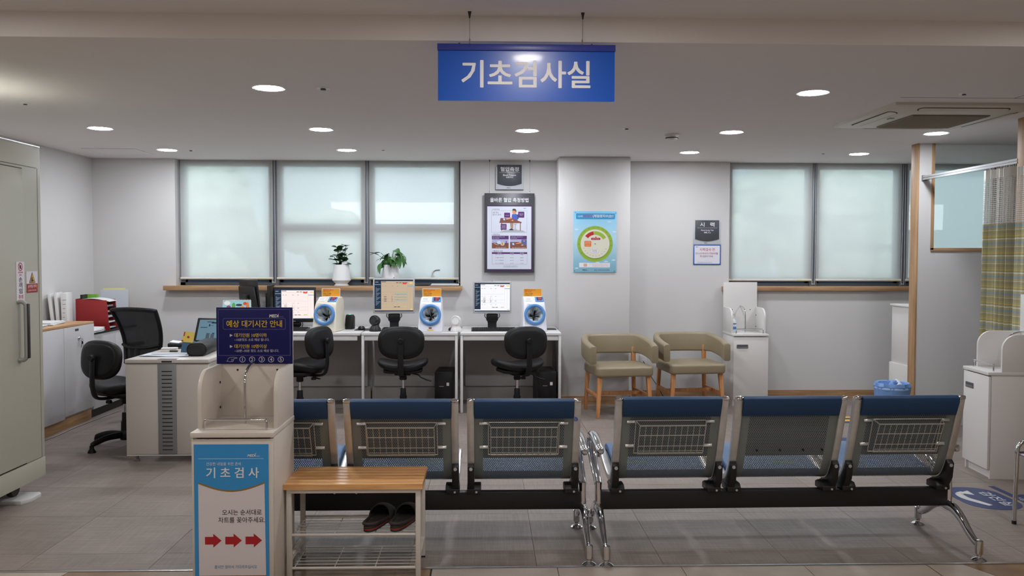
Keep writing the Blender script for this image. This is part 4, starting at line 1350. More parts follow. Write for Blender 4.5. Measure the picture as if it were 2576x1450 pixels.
def star_base(t, z=.075, r=.30, glides=True, rot=0.0):
    hub = MB().lathe([(.04, z - .02), (.045, z), (.042, z + .045), (.032, z + .06)], 18).build('base_hub', M_PLA, t)
    for k in range(5):
        a = rot + 2 * PI * k / 5
        ca, sa = math.cos(a), math.sin(a)
        lp = smooth_path([(ca * .03, sa * .03, z + .02), (ca * r * .55, sa * r * .55, z + .018), (ca * r * .92, sa * r * .92, z - .008), (ca * r, sa * r, z - .02)], 4)
        m = len(lp)
        lg = MB().tube(lp, [.026 - .008 * i / (m - 1) for i in range(m)], 10, squash=(.8, 1)).build('base_leg', M_PLA, t)
        if glides:
            MB().lathe([(.030, 0), (.030, .006), (.02, .024), (.016, .03), (.016, z - .02)], 16, (ca * r, sa * r, 0)).build('glide', M_PLA, lg)
        else:
            for s in (-1, 1):
                mt = Matrix.Translation((ca * r, sa * r, .026)) @ Matrix.Rotation(a, 4, 'Z') @ Matrix.Translation((0, s * .014, 0)) @ Matrix.Rotation(R(90), 4, 'X')
                MB().lathe([(.012, -.009), (.025, -.009), (.026, 0), (.025, .009), (.012, .009)], 16, mtx=mt).build('caster', M_PLA, lg)
            MB().cyl((ca * r, sa * r, .026), (ca * r, sa * r, z - .015), .009, 8).build('caster_stem', M_PLA, lg)
def office_chair(label, loc, rz, base_rot=.3, glides=False, seat_h=.495):
    t = thing('office_chair', label, 'chair', loc, rz, 'black office chairs')
    z0 = seat_h - .045
    mb, v, f = cushion(lambda a: sup(a, .236, .225, 2.9), lambda x, y: z0 + .9 * x * x - .35 * max(0, y) ** 2 + .03, .075)
    mb.add(v, f).build('seat', M_LEA, t, angle=60)
    MB().prism(rrect(.36, .34, .1, 6), z0 - .022, z0 + .006, 'z').build('seat_pan', M_PLA, t, bevel=.006)
    # backrest: cushion standing upright, hollowed towards the sitter
    mb, v, f = cushion(lambda a: sup(a, .212 * (1 + .07 * math.sin(a)), .150, 2.7), lambda x, y: .55 * x * x, .062)
    mt = Matrix.Translation((0, -.235, seat_h + .225)) @ Matrix.Rotation(R(-6), 4, 'X') @ Matrix.Rotation(R(90), 4, 'X') @ Matrix.Scale(-1, 4, (0, 0, 1))
    bk = mb.add(v, f, mt).build('backrest', M_LEA, t, angle=60)
    sh = MB()
    mb2, v2, f2 = cushion(lambda a: sup(a, .186 * (1 + .07 * math.sin(a)), .124, 2.7), lambda x, y: .55 * x * x - .026, .022)
    sh.add(v2, f2, mt).build('back_shell', M_PLA, bk, angle=60)
    st = smooth_path([(0, -.04, z0 - .03), (0, -.17, z0 - .035), (0, -.262, z0 - .015), (0, -.292, z0 + .06), (0, -.296, z0 + .16), (0, -.290, seat_h + .26)], 5)
    m = len(st)
    MB().tube(st, [.030 - .005 * i / (m - 1) for i in range(m)], 12, squash=(1.0, .42)).build('back_strut', M_PLA, t)
    MB().lathe([(.001, -.012), (.022, -.012), (.026, -.006), (.026, .01)], 16, mtx=Matrix.Translation((0, -.302, seat_h + .245)) @ Matrix.Rotation(R(-90), 4, 'X')).build('strut_knob', M_PLA, t)
    MB().box(-.075, .075, -.09, .09, z0 - .05, z0 - .02).build('mechanism', M_PLA, t, bevel=.008)
    MB().lathe([(.030, z0 - .10), (.034, z0 - .085), (.03, z0 - .05)], 16).build('column_cap', M_PLA, t)
    MB().tube(smooth_path([(.06, -.02, z0 - .035), (.14, -.03, z0 - .05), (.17, -.035, z0 - .075), (.24, -.04, z0 - .10)], 4), .006, 8).build('lever_rod', M_PLA, t)
    MB().tube([(.185, -.036, z0 - .083), (.215, -.038, z0 - .095), (.265, -.042, z0 - .108)], [.008, .013, .010], 10, squash=(1, .6)).build('lever_paddle', M_PLA, t)
    MB().lathe([(.022, 0), (.024, .01), (.020, .022)], 14, (.0, -.15, z0 - .075)).build('tilt_knob', M_PLA, t)
    MB().cyl((0, 0, .22), (0, 0, z0 - .08), .014, 14).build('gas_lift', M_CHROME, t)
    MB().lathe([(.036, .10), (.033, .20), (.028, .205), (.026, .265), (.022, .27)], 18).build('lift_cover', M_PLA, t)
    star_base(t, .075, .28, glides, base_rot)
    return t
office_chair('black office chair at the first desk, turned sideways', (-1.725, 7.83, 0), R(68), .2)
office_chair('black office chair at the middle desk, square to it', (-.785, 7.94, 0), R(1), .5)
office_chair('black office chair at the end desk, turned towards the window', (.285, 7.93, 0), R(20), .1)
office_chair('black office chair between the pale grey cabinet and the cream desk', (-2.855, 6.74, 0), R(-27), R(190), True, .485)

# tall mesh-back chair behind the cream desk
def mesh_mat():
    m = bpy.data.materials.new('black_chair_mesh')
    m.use_nodes = True
    nt = m.node_tree
    p = nt.nodes['Principled BSDF']
    p.inputs['Base Color'].default_value = (*lin((20, 22, 26)), 1)
    p.inputs['Roughness'].default_value = .7
    tc = nt.nodes.new('ShaderNodeTexCoord')
    sp = nt.nodes.new('ShaderNodeSeparateXYZ')
    nt.links.new(tc.outputs['Object'], sp.inputs[0])
    hs = []
    for o in (0, 2):
        hs.append(math_node(nt, 'GREATER_THAN', math_node(nt, 'FRACT', math_node(nt, 'MULTIPLY', math_node(nt, 'ADD', sp.outputs[o], 5), 330)), .80))
    a = math_node(nt, 'SUBTRACT', 1.0, math_node(nt, 'MULTIPLY', math_node(nt, 'MULTIPLY', hs[0], hs[1]), 1.0))
    nt.links.new(a, p.inputs['Alpha'])
    return m
t = thing('mesh_chair', 'tall black mesh-back swivel chair behind the cream desk', 'chair', (-2.98, 7.78, 0), R(-18))
def mb_pt(s, q):
    hw = .165 + .065 * q
    x = (s * 2 - 1) * hw
    return (x, -.25 + .35 * x * x - .10 * q + .06 * math.sin(PI * q), .56 + .47 * q + .012 * (1 - (2 * s - 1) ** 2) * q)
MB().grid(mb_pt, 14, 14).build('mesh_back', mesh_mat(), t)
edge = [mb_pt(s / 14, 0) for s in range(15)] + [mb_pt(1, q / 14) for q in range(1, 15)] + [mb_pt(s / 14, 1) for s in range(13, -1, -1)] + [mb_pt(0, q / 14) for q in range(13, 0, -1)]
MB().tube(edge, .018, 8, closed=True).build('back_frame', M_PLA, t)
MB().tube(smooth_path([(-.19, -.245, .72), (-.10, -.275, .70), (0, -.285, .695), (.10, -.275, .70), (.19, -.245, .72)], 4), .014, 8).build('lumbar_bar', M_PLA, t)
mb, v, f = cushion(lambda a: sup(a, .25, .24, 3), lambda x, y: .46 + .5 * x * x, .08)
mb.add(v, f).build('seat', M_LEA, t, angle=60)
MB().tube(smooth_path([(0, -.05, .39), (0, -.22, .40), (0, -.30, .47), (0, -.29, .60), (0, -.285, .70)], 5), .028, 10, squash=(1, .5)).build('back_strut', M_PLA, t)
for s in (-1, 1):
    ar = MB().tube(smooth_path([(s * .20, 0, .42), (s * .29, 0, .44), (s * .30, .0, .56), (s * .30, .0, .68)], 4), .018, 8).build('arm_post', M_PLA, t)
    MB().prism(rrect(.075, .24, .03, 5, s * .30, .02), .68, .705, 'z').build('arm_pad', M_PLA, ar, bevel=.008)
MB().box(-.09, .09, -.10, .10, .37, .42).build('mechanism', M_PLA, t, bevel=.008)
MB().cyl((0, 0, .20), (0, 0, .38), .014, 14).build('gas_lift', M_CHROME, t)
MB().lathe([(.034, .10), (.030, .24), (.024, .26)], 16).build('lift_cover', M_PLA, t)
star_base(t, .08, .29, False, .4)

# ================================================================== beige visitor chairs
M_TAN = mat('taupe_leatherette', (144, 131, 106), .42, bump=.15, bscale=350)
M_BEE = wood('beech_leg', (186, 124, 76), (220, 158, 104), .45, (10, 10, .7), 4.0)
def visitor_chair(label, loc, rz):
    t = thing('visitor_chair', label, 'chair', loc, rz, 'beige visitor chairs')
    st = MB().prism(rrect(.56, .52, .06, 5), .385, .478, 'z').build('seat', M_TAN, t, bevel=.022, seg=4)
    # wrap-round back band
    path = [(-.30, .20), (-.315, .05), (-.30, -.12), (-.245, -.235), (-.12, -.275), (0, -.282), (.12, -.275), (.245, -.235), (.30, -.12), (.315, .05), (.30, .20)]
    pp = [Vector((p[0], p[1], 0)) for p in path]
    sm = smooth_path(pp, 5)
    n = len(sm)
    v, f = [], []
    for i, p in enumerate(sm):
        a, b = sm[max(0, i - 1)], sm[min(n - 1, i + 1)]
        tg = (b - a).normalized()
        nr = Vector((-tg.y, tg.x, 0))
        e = abs(i / (n - 1) * 2 - 1)                       # 0 in the middle, 1 at the arm tips
        zt = .745 - .075 * max(0, e - .45) / .55
        zb = .555 - .055 * max(0, e - .55) / .45
        lean = -.03 * (1 - e)
        for (off, z) in ((-.034, zb + .012), (-.034, zt - .016), (-.02, zt), (.02, zt), (.034, zt - .016), (.034, zb + .012), (.02, zb), (-.02, zb)):
            q = p + nr * off
            v.append((q.x, q.y + lean * (z - .55) / .2, z))
    for i in range(n - 1):
        for k in range(8):
            f.append((i * 8 + k, i * 8 + (k + 1) % 8, (i + 1) * 8 + (k + 1) % 8, (i + 1) * 8 + k))
    f += [tuple(range(7, -1, -1)), tuple((n - 1) * 8 + k for k in range(8))]
    MB().add(v, f).build('back_band', M_TAN, t, bevel=.006, seg=2, angle=50)
    for s in (-1, 1):
        MB().add([(s * .215, .175, .39), (s * .255, .175, .39), (s * .255, .215, .39), (s * .215, .215, .39), (s * .245, .20, 0), (s * .275, .20, 0), (s * .275, .23, 0), (s * .245, .23, 0)],
                 [(0, 1, 2, 3), (7, 6, 5, 4), (0, 4, 5, 1), (1, 5, 6, 2), (2, 6, 7, 3), (3, 7, 4, 0)]).build('leg', M_BEE, t, bevel=.003)
        MB().add([(s * .205, -.255, .62), (s * .245, -.255, .62), (s * .245, -.215, .62), (s * .205, -.215, .62), (s * .235, -.285, 0), (s * .265, -.285, 0), (s * .265, -.255, 0), (s * .235, -.255, 0)],
                 [(0, 1, 2, 3), (7, 6, 5, 4), (0, 4, 5, 1), (1, 5, 6, 2), (2, 6, 7, 3), (3, 7, 4, 0)]).build('leg', M_BEE, t, bevel=.003)
        MB().box(s * .242 - .011, s * .242 + .011, -.25, .185, .175, .210).build('side_stretcher', M_BEE, t, bevel=.002)
    MB().box(-.235, .235, -.045, -.02, .177, .208).build('cross_stretcher', M_BEE, t, bevel=.002)
    return t
visitor_chair('taupe leather visitor chair beside the end desk', (1.262, 8.08, 0), R(188 - 0))
visitor_chair('taupe leather visitor chair beside the small white chart stand', (2.005, 8.27, 0), R(186))

# ================================================================== beige booth on the left
M_BOOTH = mat('beige_booth_enamel', (178, 174, 158), .4)
t = thing('hearing_booth', 'tall beige booth on casters with a dark pull handle', 'booth', (0, 0, 0))
BX = -2.82
MB().box(-4.06, BX, 3.95, 5.452, .228, 2.185).build('body', M_BOOTH, t, bevel=.004)
MB().box(-4.06, BX, 3.95, 5.458, .10, .224).build('base_skirt', M_BOOTH, t, bevel=.004)
MB().box(-4.06, BX + .004, 3.95, 5.40, 2.050, 2.052).build('header_joint', mat('booth_shadow', (96, 92, 82), .8), t)
MB().box(BX - .001, BX + .001, 5.412, 5.415, .23, 2.05).build('corner_joint', MATS['booth_shadow'], t)
dr = MB().box(BX, BX + .008, 4.25, 5.232, .236, 2.030).build('door', M_BOOTH, t, bevel=.002)
MB().box(BX - .0005, BX + .002, 4.245, 5.236, 2.031, 2.035).build('door_gap', M_DARKHOLE, t)
MB().box(BX - .0005, BX + .002, 4.245, 5.236, .229, .235).build('door_gap', M_DARKHOLE, t)
MB().box(BX - .02, BX + .006, 3.95, 5.44, 2.183, 2.189).build('top_edge', M_ALU, t)
hd = smooth_path([(BX + .006, 5.16, 1.225), (BX + .030, 5.165, 1.225), (BX + .045, 5.17, 1.21), (BX + .048, 5.17, 1.18), (BX + .048, 5.17, .92), (BX + .045, 5.17, .89), (BX + .030, 5.165, .875), (BX + .006, 5.16, .875)], 4)
MB().tube(hd, .016, 8, squash=(1.0, .8)).build('handle', mat('satin_grey_handle', (158, 158, 156), .4, .2), dr)
MB().box(BX + .045, BX + .066, 5.160, 5.184, .885, 1.215).build('handle_grip', mat('handle_dark', (36, 36, 40), .4), dr, bevel=.004)
for y in (4.35, 5.24):
    c_ = MB().lathe([(.012, -.018), (.048, -.018), (.05, -.01), (.05, .01), (.048, .018), (.012, .018)], 20, mtx=Matrix.Translation((-2.91, y, .074)) @ Matrix.Rotation(R(90), 4, 'Y')).build('caster', M_BLACK, t)
    MB().box(-2.935, -2.885, y - .03, y + .03, .085, .105).build('caster_plate', M_SPR, c_)
bl = MB().prism([(-3.16, 5.135), (-2.805, 5.135), (-2.775, 5.20), (-2.775, 5.31), (-2.80, 5.345), (-3.16, 5.345)], 0, .024, 'z').build('caster_block', mat('scuffed_white_board', (196, 196, 194), .5), None, bevel=.002)
tag(bl, 'flat white block under the booth caster', 'block')

def side_map(y0, z0):                         # printed sheet on a face that looks towards +x: (u right, v up) -> world
    return lambda x, d, z: (BX + .0035 - d, y0 + x, z0 + z)
t = thing('warning_sticker', 'tall white sticker reading 손끼임 주의 above the booth handle', 'sticker', (0, 0, 0), 0, 'booth stickers')
w, h = .088, .235
MB().box(BX + .0082, BX + .010, 5.142, 5.142 + w, 1.232, 1.232 + h).build('sheet', M_PAPER, t)
fm = lambda x, d, z: (BX + .0108 - d, 5.142 + x, 1.232 + z)
tx = MB()
for ch, z in (('손', .112), ('끼', .078), ('임', .044)):
    put_text(tx, ch, w / 2, z, .030, 0, bold=.03, width=.036, mapf=fm)
tx.build('lettering', M_INK, t, smooth=False)
tx = put_text(MB(), '주의', w / 2, .010, .026, 0, bold=.03, width=.05, mapf=fm)
put_text(tx, '손대지마세요', w / 2, .166, .010, 0, bold=.03, width=.055, mapf=fm)
put_text(tx, '경고', w / 2, .150, .011, 0, bold=.03, width=.025, mapf=fm)
for k in range(24):
    a, b = 2 * PI * k / 24, 2 * PI * (k + 1) / 24
    tx.add([fm(w / 2 + r_ * math.cos(q), 0, .205 + r_ * math.sin(q)) for r_, q in ((.020, a), (.025, a), (.025, b), (.020, b))], [(0, 1, 2, 3)])
tx.add([fm(w / 2 + x, 0, .205 + z) for x, z in ((-.017, .013), (-.013, .017), (.017, -.013), (.013, -.017))], [(0, 1, 2, 3)])
tx.build('red_print', mat('warning_red', (186, 40, 52), .5), t, smooth=False)
tx = MB().add([fm(w / 2 + x, -.0001, .205 + z) for x, z in ((-.008, -.012), (.006, -.012), (.010, .002), (.004, .014), (-.002, .006), (-.010, .002))], [tuple(range(6))])
tx.build('hand_symbol', M_INK, t, smooth=False)
t = thing('warning_sticker', 'small red and white hazard sticker with a yellow triangle on the booth', 'sticker', (0, 0, 0), 0, 'booth stickers')
MB().box(BX, BX + .0015, 5.268, 5.395, 1.275, 1.407).build('sheet', M_PAPER, t)
fm = lambda x, d, z: (BX + .0022 - d, 5.268 + x, 1.275 + z)
MB().add([fm(*p) for p in ((0, 0, 0), (.127, 0, 0), (.127, 0, .056), (0, 0, .056))], [(0, 1, 2, 3)]).build('red_field', mat('sticker_red', (160, 40, 36), .5), t, smooth=False)
put_text(put_text(MB(), '손끼임 주의', .0635, .030, .020, -.0004, bold=.01, width=.095, mapf=fm), '안전에 주의하세요', .0635, .010, .009, -.0004, bold=.0, width=.095, mapf=fm).build('lettering', M_PRINT, t, smooth=False)
MB().add([fm(*p) for p in ((.030, -.0003, .060), (.100, -.0003, .060), (.065, -.0003, .128))], [(0, 1, 2)]).build('triangle_edge', M_INK, t, smooth=False)
MB().add([fm(*p) for p in ((.037, -.0006, .064), (.093, -.0006, .064), (.065, -.0006, .119))], [(0, 1, 2)]).build('triangle', mat('hazard_yellow', (206, 160, 30), .5), t, smooth=False)
MB().add([fm(*p) for p in ((.050, -.0009, .068), (.072, -.0009, .068), (.082, -.0009, .076), (.066, -.0009, .082), (.070, -.0009, .094), (.060, -.0009, .096), (.054, -.0009, .084))], [tuple(range(7))]).build('hand_symbol', M_INK, t, smooth=False)

# ================================================================== storage cabinets along the left wall
M_GCAB = mat('pale_grey_cabinet', (200, 198, 200), .45)
M_OAKT = wood('oak_cabinet_top', (176, 132, 88), (206, 164, 118), .45, (9, .6, 9), 4.0)
CX = -3.62
t = thing('storage_cabinet', 'pale grey cabinet with oak top and keys in its lock', 'cabinet', (0, 0, 0), 0, 'cabinets by the left wall')
MB().box(-4.085, CX - .022, 6.05, 7.90, .10, .885).build('body', M_GCAB, t)
MB().box(-4.085, CX - .004, 6.05, 7.90, .886, .905).build('top', M_OAKT, t, bevel=.001)
MB().box(-4.06, CX - .03, 6.05, 7.885, 0, .10).build('plinth', M_OAKT, t)
for y0, y1, z0 in ((6.05, 6.70, .095), (6.704, 7.34, .098), (7.344, 7.898, .118)):
    d_ = MB().box(CX - .020, CX, y0, y1 - .002, z0, .883).build('door', M_GCAB, t, bevel=.001)
    if y1 > 7.8:
        lk = MB().lathe([(.001, .012), (.012, .012), (.016, .006), (.016, 0)], 16, mtx=Matrix.Translation((CX, 7.60, .775)) @ Matrix.Rotation(R(90), 4, 'Y')).build('lock', M_CHROME, d_)
        ky = MB()
        ky.tube([(CX + .010, 7.60, .775), (CX + .03, 7.60, .772)], .003, 6)
        ky.tube([(CX + .030, 7.60 + .016 * math.cos(2 * PI * i / 12), .757 + .016 * math.sin(2 * PI * i / 12)) for i in range(12)], .0018, 5, closed=True)
        ky.build('key_ring', M_CHROME, d_)
        for a_, l_ in ((-25, .06), (10, .07), (28, .055)):
            mt = Matrix.Translation((CX + .032, 7.60, .748)) @ Matrix.Rotation(R(a_), 4, 'X')
            MB().box(-.001, .001, -.009, .009, -.024, 0, mt).box(-.001, .001, -.004, .004, -l_, -.02, mt).build('key', M_SPR if a_ < 0 else M_CHROME, d_, bevel=.0005)
        MB().box(CX, CX + .0012, 7.535, 7.60, .842, .862).build('door_tag', mat('dark_label', (70, 66, 62), .5), d_)
MB().box(CX - .001, CX + .010, 6.70, 6.72, .55, .575).build('catch', M_ALU, t, bevel=.001)
t = thing('low_cabinet', 'lower grey cabinet with a black top in the corner', 'cabinet', (0, 0, 0), 0, 'cabinets by the left wall')
MB().box(-4.085, CX - .045, 7.925, 8.90, .075, .775).build('body', M_GCAB, t)
MB().box(-4.085, CX - .020, 7.918, 8.90, .776, .792).build('top', M_BLACK, t, bevel=.001)
MB().box(-4.05, CX - .06, 7.93, 8.89, 0, .075).build('plinth', M_BLACK, t)
for k in range(2):
    MB().box(CX - .045, CX - .028, 7.928 + k * .485, 8.41 + k * .485, .08, .772).build('door', M_GCAB, t, bevel=.001)
cb = MB().tube(smooth_path([(-3.60, 6.6, .006), (-3.585, 7.1, .006), (-3.60, 7.45, .006), (-3.585, 7.9, .006), (-3.56, 8.3, .006)], 6), .006, 6).build('floor_cable', M_ALU, None)
tag(cb, 'pale cable lying along the foot of the grey cabinets', 'cable')

M_PAP = mat('office_paper', (226, 226, 226), .7)
M_PAPB = mat('office_paper_bluish', (200, 206, 214), .7)
M_REDT = mat('red_tray_plastic', (150, 28, 30), .45)
def paper_stack(label, loc, rz, w, d, n, m, curl=0.0, seed=1, grp='loose paper stacks'):
    t = thing('paper_stack', label, 'paper', loc, rz, grp)
    rd = random.Random(seed)
    z = 0
    for k in range(n):
        th = rd.uniform(.003, .007)
        dx, dy, a = rd.uniform(-.012, .012), rd.uniform(-.012, .012), rd.uniform(-.06, .06)
        mt = Matrix.Translation((dx, dy, z)) @ Matrix.Rotation(a, 4, 'Z')
        fn = lambda s, q, th=th, k=k: tuple(mt @ Vector(((s - .5) * w, (q - .5) * d, th + curl * max(0, (q - .55) / .45) ** 2 * (k + 1) / n)))
        g = MB().grid(fn, 4, 8)
        g.grid(lambda s, q, th=th, k=k: tuple(mt @ Vector(((s - .5) * w, (q - .5) * d, curl * max(0, (q - .55) / .45) ** 2 * (k + 1) / n))), 4, 8)
        for q in ((0, 0, 1, 0), (0, 1, 1, 1), (0, 0, 0, 1), (1, 0, 1, 1)):
            a0, a1 = fn(q[0], q[1]), fn(q[2], q[3])
            g.add([a0, a1, (a1[0], a1[1], a1[2] - th), (a0[0], a0[1], a0[2] - th)], [(0, 1, 2, 3)])
        g.build('sheet_bundle', (M_PAP, M_PAPB)[(k + seed) % 2] if m is None else m, t, angle=20)
        z += th
    return t
paper_stack('fanned paper stack on the oak cabinet top, nearest the booth', (-3.78, 7.08, .905), R(12), .21, .30, 4, None, 0, 3)
paper_stack('curled paper stack on the oak cabinet in front of the white binders', (-3.86, 7.50, .905), R(8), .21, .33, 4, None, -.012 + .012, 5)
paper_stack('curling sheets on the low black cabinet top', (-3.745, 8.04, .792), R(-6), .22, .20, 3, M_PAP, .03, 8)
for k, (x, y, a, hh, lb) in enumerate(((-4.035, 8.05, -6, .36, 'thin leaning white binder touching the wall'), (-3.995, 8.06, -4, .37, 'leaning white binder in the middle of the three'), (-3.945, 8.07, -1, .365, 'thick white paper file leaning beside the red tray'))):
    t = thing('binder', lb, 'binder', (x, y, .793), R(14), 'white binders in the corner')
    mt = Matrix.Rotation(R(a), 4, 'Y')
    MB().box(-.014 - .012 * (k == 2), .014 + .012 * (k == 2), -.11, .11, .004, hh, mt).build('cover', M_PAP, t, bevel=.002)
    MB().box(-.012, .012, -.108, .112, .006, hh - .005, mt).build('pages', M_PAPB, t)
    if k == 2:
        lm = MB()
        for q in range(5):
            lm.box(-.012, .02 - .004 * q, -.1112, -.1105, .30 - q * .04, .304 - q * .04, mt)
        lm.build('print', mat('label_print', (120, 120, 128), .5), t, smooth=False)
t = thing('white_folder', 'white folder standing on the oak cabinet close to the booth', 'folder', (-3.985, 7.20, .906), R(4))
MB().prism([(-.10, 0), (.12, 0), (.10, .20), (.06, .24), (-.10, .25)], -.012, .012, 'x').build('cover', M_PAP, t, bevel=.002)
MB().box(-.008, .008, -.09, .10, .01, .22).build('pages', M_PAPB, t)
# red file tray with dark shelves
t = thing('file_tray', 'red slanted file tray with dark shelves and papers', 'file tray', (-3.80, 8.36, .793), R(97))
for s in (-1, 1):
    MB().prism([(-.16, 0), (.15, 0), (.15, .30), (-.13, .285), (-.145, .08)], s * .135 - .003, s * .135 + .003, 'x').build('side_wall', M_REDT, t, bevel=.001)
MB().box(-.135, .135, .144, .15, 0, .30).build('back_wall', M_REDT, t)
for k in range(6):
    z = .01 + k * .052
    MB().box(-.132, .132, -.135, .144, z, z + .004).build('shelf', M_BLACK if k < 5 else M_REDT, t)
    if k < 5:
        MB().box(-.11 + .01 * (k % 2), .105, -.14 + .006 * k, .12, z + .005, z + .011 + .004 * (k % 3)).build('papers', (M_PAPB, M_PAP)[k % 2], t)
MB().grid(lambda s, q: (-.12 + .24 * s, -.15 + .27 * q, .292 + .014 * math.sin(q * 3) - .02 * (1 - q) ** 2), 4, 8).build('top_sheet', M_PAP, t, solid=.002)
MB().box(.06, .12, .02, .13, .296, .335).build('small_box', mat('green_card', (110, 170, 50), .6), t)
MB().box(-.10, .04, .10, .12, .30, .338).build('dark_folder', M_BLACK, t)
t = thing('paper_sheaf', 'pale sheets standing behind the red file tray', 'paper', (-3.80, 8.74, .793), R(12))
MB().box(-.13, .13, -.004, .004, 0, .37, Matrix.Rotation(R(-5), 4, 'X')).build('front_sheet', M_PAPB, t)
MB().box(-.11, .10, .004, .010, 0, .385, Matrix.Rotation(R(-5), 4, 'X')).build('rear_sheet', mat('yellow_sheet', (220, 214, 140), .6), t)

# ================================================================== cream desk with the slotted end strip
t = thing('side_desk', 'cream desk with a grey slotted strip down its end panel', 'desk', (-2.326, 6.2, 0))
M_CDESK = mat('beige_desk_laminate', (204, 198, 191), .4)
M_STRIP = mat('grey_metal_strip', (142, 144, 148), .4, .3)
w = .297
for s in (-1, 1):
    MB().box(*(sorted((s * .066, s * w))), .004, .024, .058, .722).build('end_panel', M_CDESK, t, bevel=.0015)
MB().box(-w - .004, w + .004, 0, 1.42, .726, .752).build('desk_top', mat('pale_desk_top', (208, 202, 196), .3), t, bevel=.002)
MB().box(-w + .002, w - .002, .024, .042, .05, .724).build('end_backing', M_CDESK, t)
MB().box(w - .03, w - .012, .042, 1.38, .05, .724).build('modesty_panel', M_CDESK, t)
MB().box(-w + .01, w - .03, 1.36, 1.38, .0, .724).build('end_support', M_CDESK, t)
MB().box(-w, w, .004, .03, .046, .056).build('bottom_rail', M_CDESK, t)
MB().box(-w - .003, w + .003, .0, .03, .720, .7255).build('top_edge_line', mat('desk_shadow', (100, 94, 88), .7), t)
sp = MB().box(-.066, .066, .001, .023, .060, .7215).build('slotted_strip', M_STRIP, t, bevel=.001)
sl0 = MB().box(-.037, .037, -.0002, .004, -.0032, .0032).build('slot', mat('slot_dark', (34, 34, 36), .8), sp, smooth=False)
sl0.location = (0, .0, .665)
for k in range(1, 21):
    share(sl0, sp, (0, .0, .665 - k * .0287))
MB().box(-.066, .066, -.0005, .06, .7525, .754).build('cable_flap', M_STRIP, t)
MB().box(-.037, .037, -.0012, .002, .731, .742).build('flap_slot', MATS['slot_dark'], t)
for x in (-.24, .24):
    MB().lathe([(.02, 0), (.02, .012), (.012, .018), (.012, .05)], 14, (x, .05, 0)).build('foot', M_HANDLE, t)
DT = .752
# things on the cream desk
t = thing('touch_monitor', 'tilted black touch screen showing a blue form on the cream desk', 'monitor', (-2.265, 6.98, DT), R(-9))
mt = Matrix.Translation((0, 0, .035)) @ Matrix.Rotation(R(-24), 4, 'X')
MB().prism(rrect(.30, .225, .008, 3, 0, .1125), 0, .018, 'y', mt).build('housing', M_BEZ, t, bevel=.002)
sc = MB().add([tuple(mt @ Vector(p)) for p in ((-.128, -.001, .03), (.128, -.001, .03), (.128, -.001, .208), (-.128, -.001, .208))], [(0, 1, 2, 3)]).build('screen', emit('touch_page', (112, 142, 160), .36), t, smooth=False)
g = MB()
for x0, x1, z0, z1 in ((-.06, .0, .186, .192), (-.02, .03, .176, .188), (.05, .12, .190, .196), (-.11, -.05, .138, .144), (.03, .11, .142, .148), (.0, .02, .085, .094), (.075, .10, .085, .094), (-.04, -.03, .15, .17), (-.03, -.0, .155, .158), (.04, .09, .155, .158)):
    g.add([tuple(mt @ Vector(p)) for p in ((x0, -.0016, z0), (x1, -.0016, z0), (x1, -.0016, z1), (x0, -.0016, z1))], [(0, 1, 2, 3)])
g.build('screen_text', emit('touch_ink', (60, 76, 92), .22), sc, smooth=False)
g = MB()
for x0, x1, z0, z1 in ((-.05, -.02, .04, .092), (-.01, .02, .04, .084)):
    g.add([tuple(mt @ Vector(p)) for p in ((x0, -.0016, z0), (x1, -.0016, z0), (x1, -.0016, z1), (x0, -.0016, z1))], [(0, 1, 2, 3)])
g.build('screen_bars', emit('touch_bar', (96, 112, 124), .26), sc, smooth=False)
MB().box(-.05, .05, .02, .05, .02, .16, mt).build('hinge', M_BEZ, t, bevel=.006)
MB().box(-.11, .11, -.02, .16, 0, .022).build('foot', M_BEZ, t, bevel=.006)
MB().prism([(.03, .03), (.14, .005), (.15, .03), (.09, .15)], .06, .12, 'x').build('stand_arm', M_BEZ, t, bevel=.006)
t = thing('black_case', 'black padded oval case lying on the cream desk', 'case', (-2.190, 6.60, DT + .0005), R(4))
pr = []
for k in range(9):
    q = k / 8
    pr.append(q)
out = rrect(.145, .098, .046, 8, 0, .049)
MB().prism(out, -.21, .23, 'y').build('body', mat('black_case_cloth', (26, 27, 30), .55), t, bevel=.014, seg=3, angle=50)
MB().tube([(p[0] * .97, -.205, .049 + (p[1] - .049) * .97) for p in out], .004, 6, closed=True).build('piping', M_BLACK, t)
t = thing('sticky_note', 'yellow card with red marks standing on the cream desk', 'note', (-2.335, 6.66, DT), R(-6))
mt = Matrix.Translation((0, 0, .082)) @ Matrix.Rotation(R(-10), 4, 'X')
MB().prism([(-.050, 0), (.042, -.006), (.055, .076), (-.030, .082)], -.001, .001, 'y', mt).build('card', mat('note_yellow', (216, 190, 92), .6), t)
MB().prism([(-.008, .036), (.008, .028), (.016, .038), (.002, .050)], -.0022, -.001, 'y', mt).build('red_mark', M_RED, t)
MB().prism([(-.050, .006), (-.036, .004), (-.034, .014), (-.046, .016)], -.0022, -.001, 'y', mt).prism([(-.036, .046), (-.028, .046), (-.022, .078), (-.031, .08)], -.0022, -.001, 'y', mt).build('red_edge', M_RED, t)
MB().prism([(-.06, 0), (.055, 0), (.045, .085), (-.045, .085)], .004, .045, 'y').build('blue_holder', mat('petrol_blue_box', (62, 98, 124), .5), t, bevel=.003)
t = thing('white_handset', 'small white handheld device on the cream desk', 'device', (-2.50, 6.73, DT), R(6))
MB().prism(rrect(.125, .06, .015, 4), 0, .017, 'z').build('lower_shell', M_WHITE, t, bevel=.004)
MB().prism(rrect(.122, .058, .015, 4), .0175, .032, 'z').build('upper_shell', M_WHITE, t, bevel=.006)
MB().box(.01, .07, -.045, -.03, 0, .012).build('dark_clip', M_SPR, t, bevel=.002)
t = thing('desk_sheet', 'printed sheet lying at the front of the cream desk', 'paper', (-2.415, 6.475, DT + .0005), R(-3))
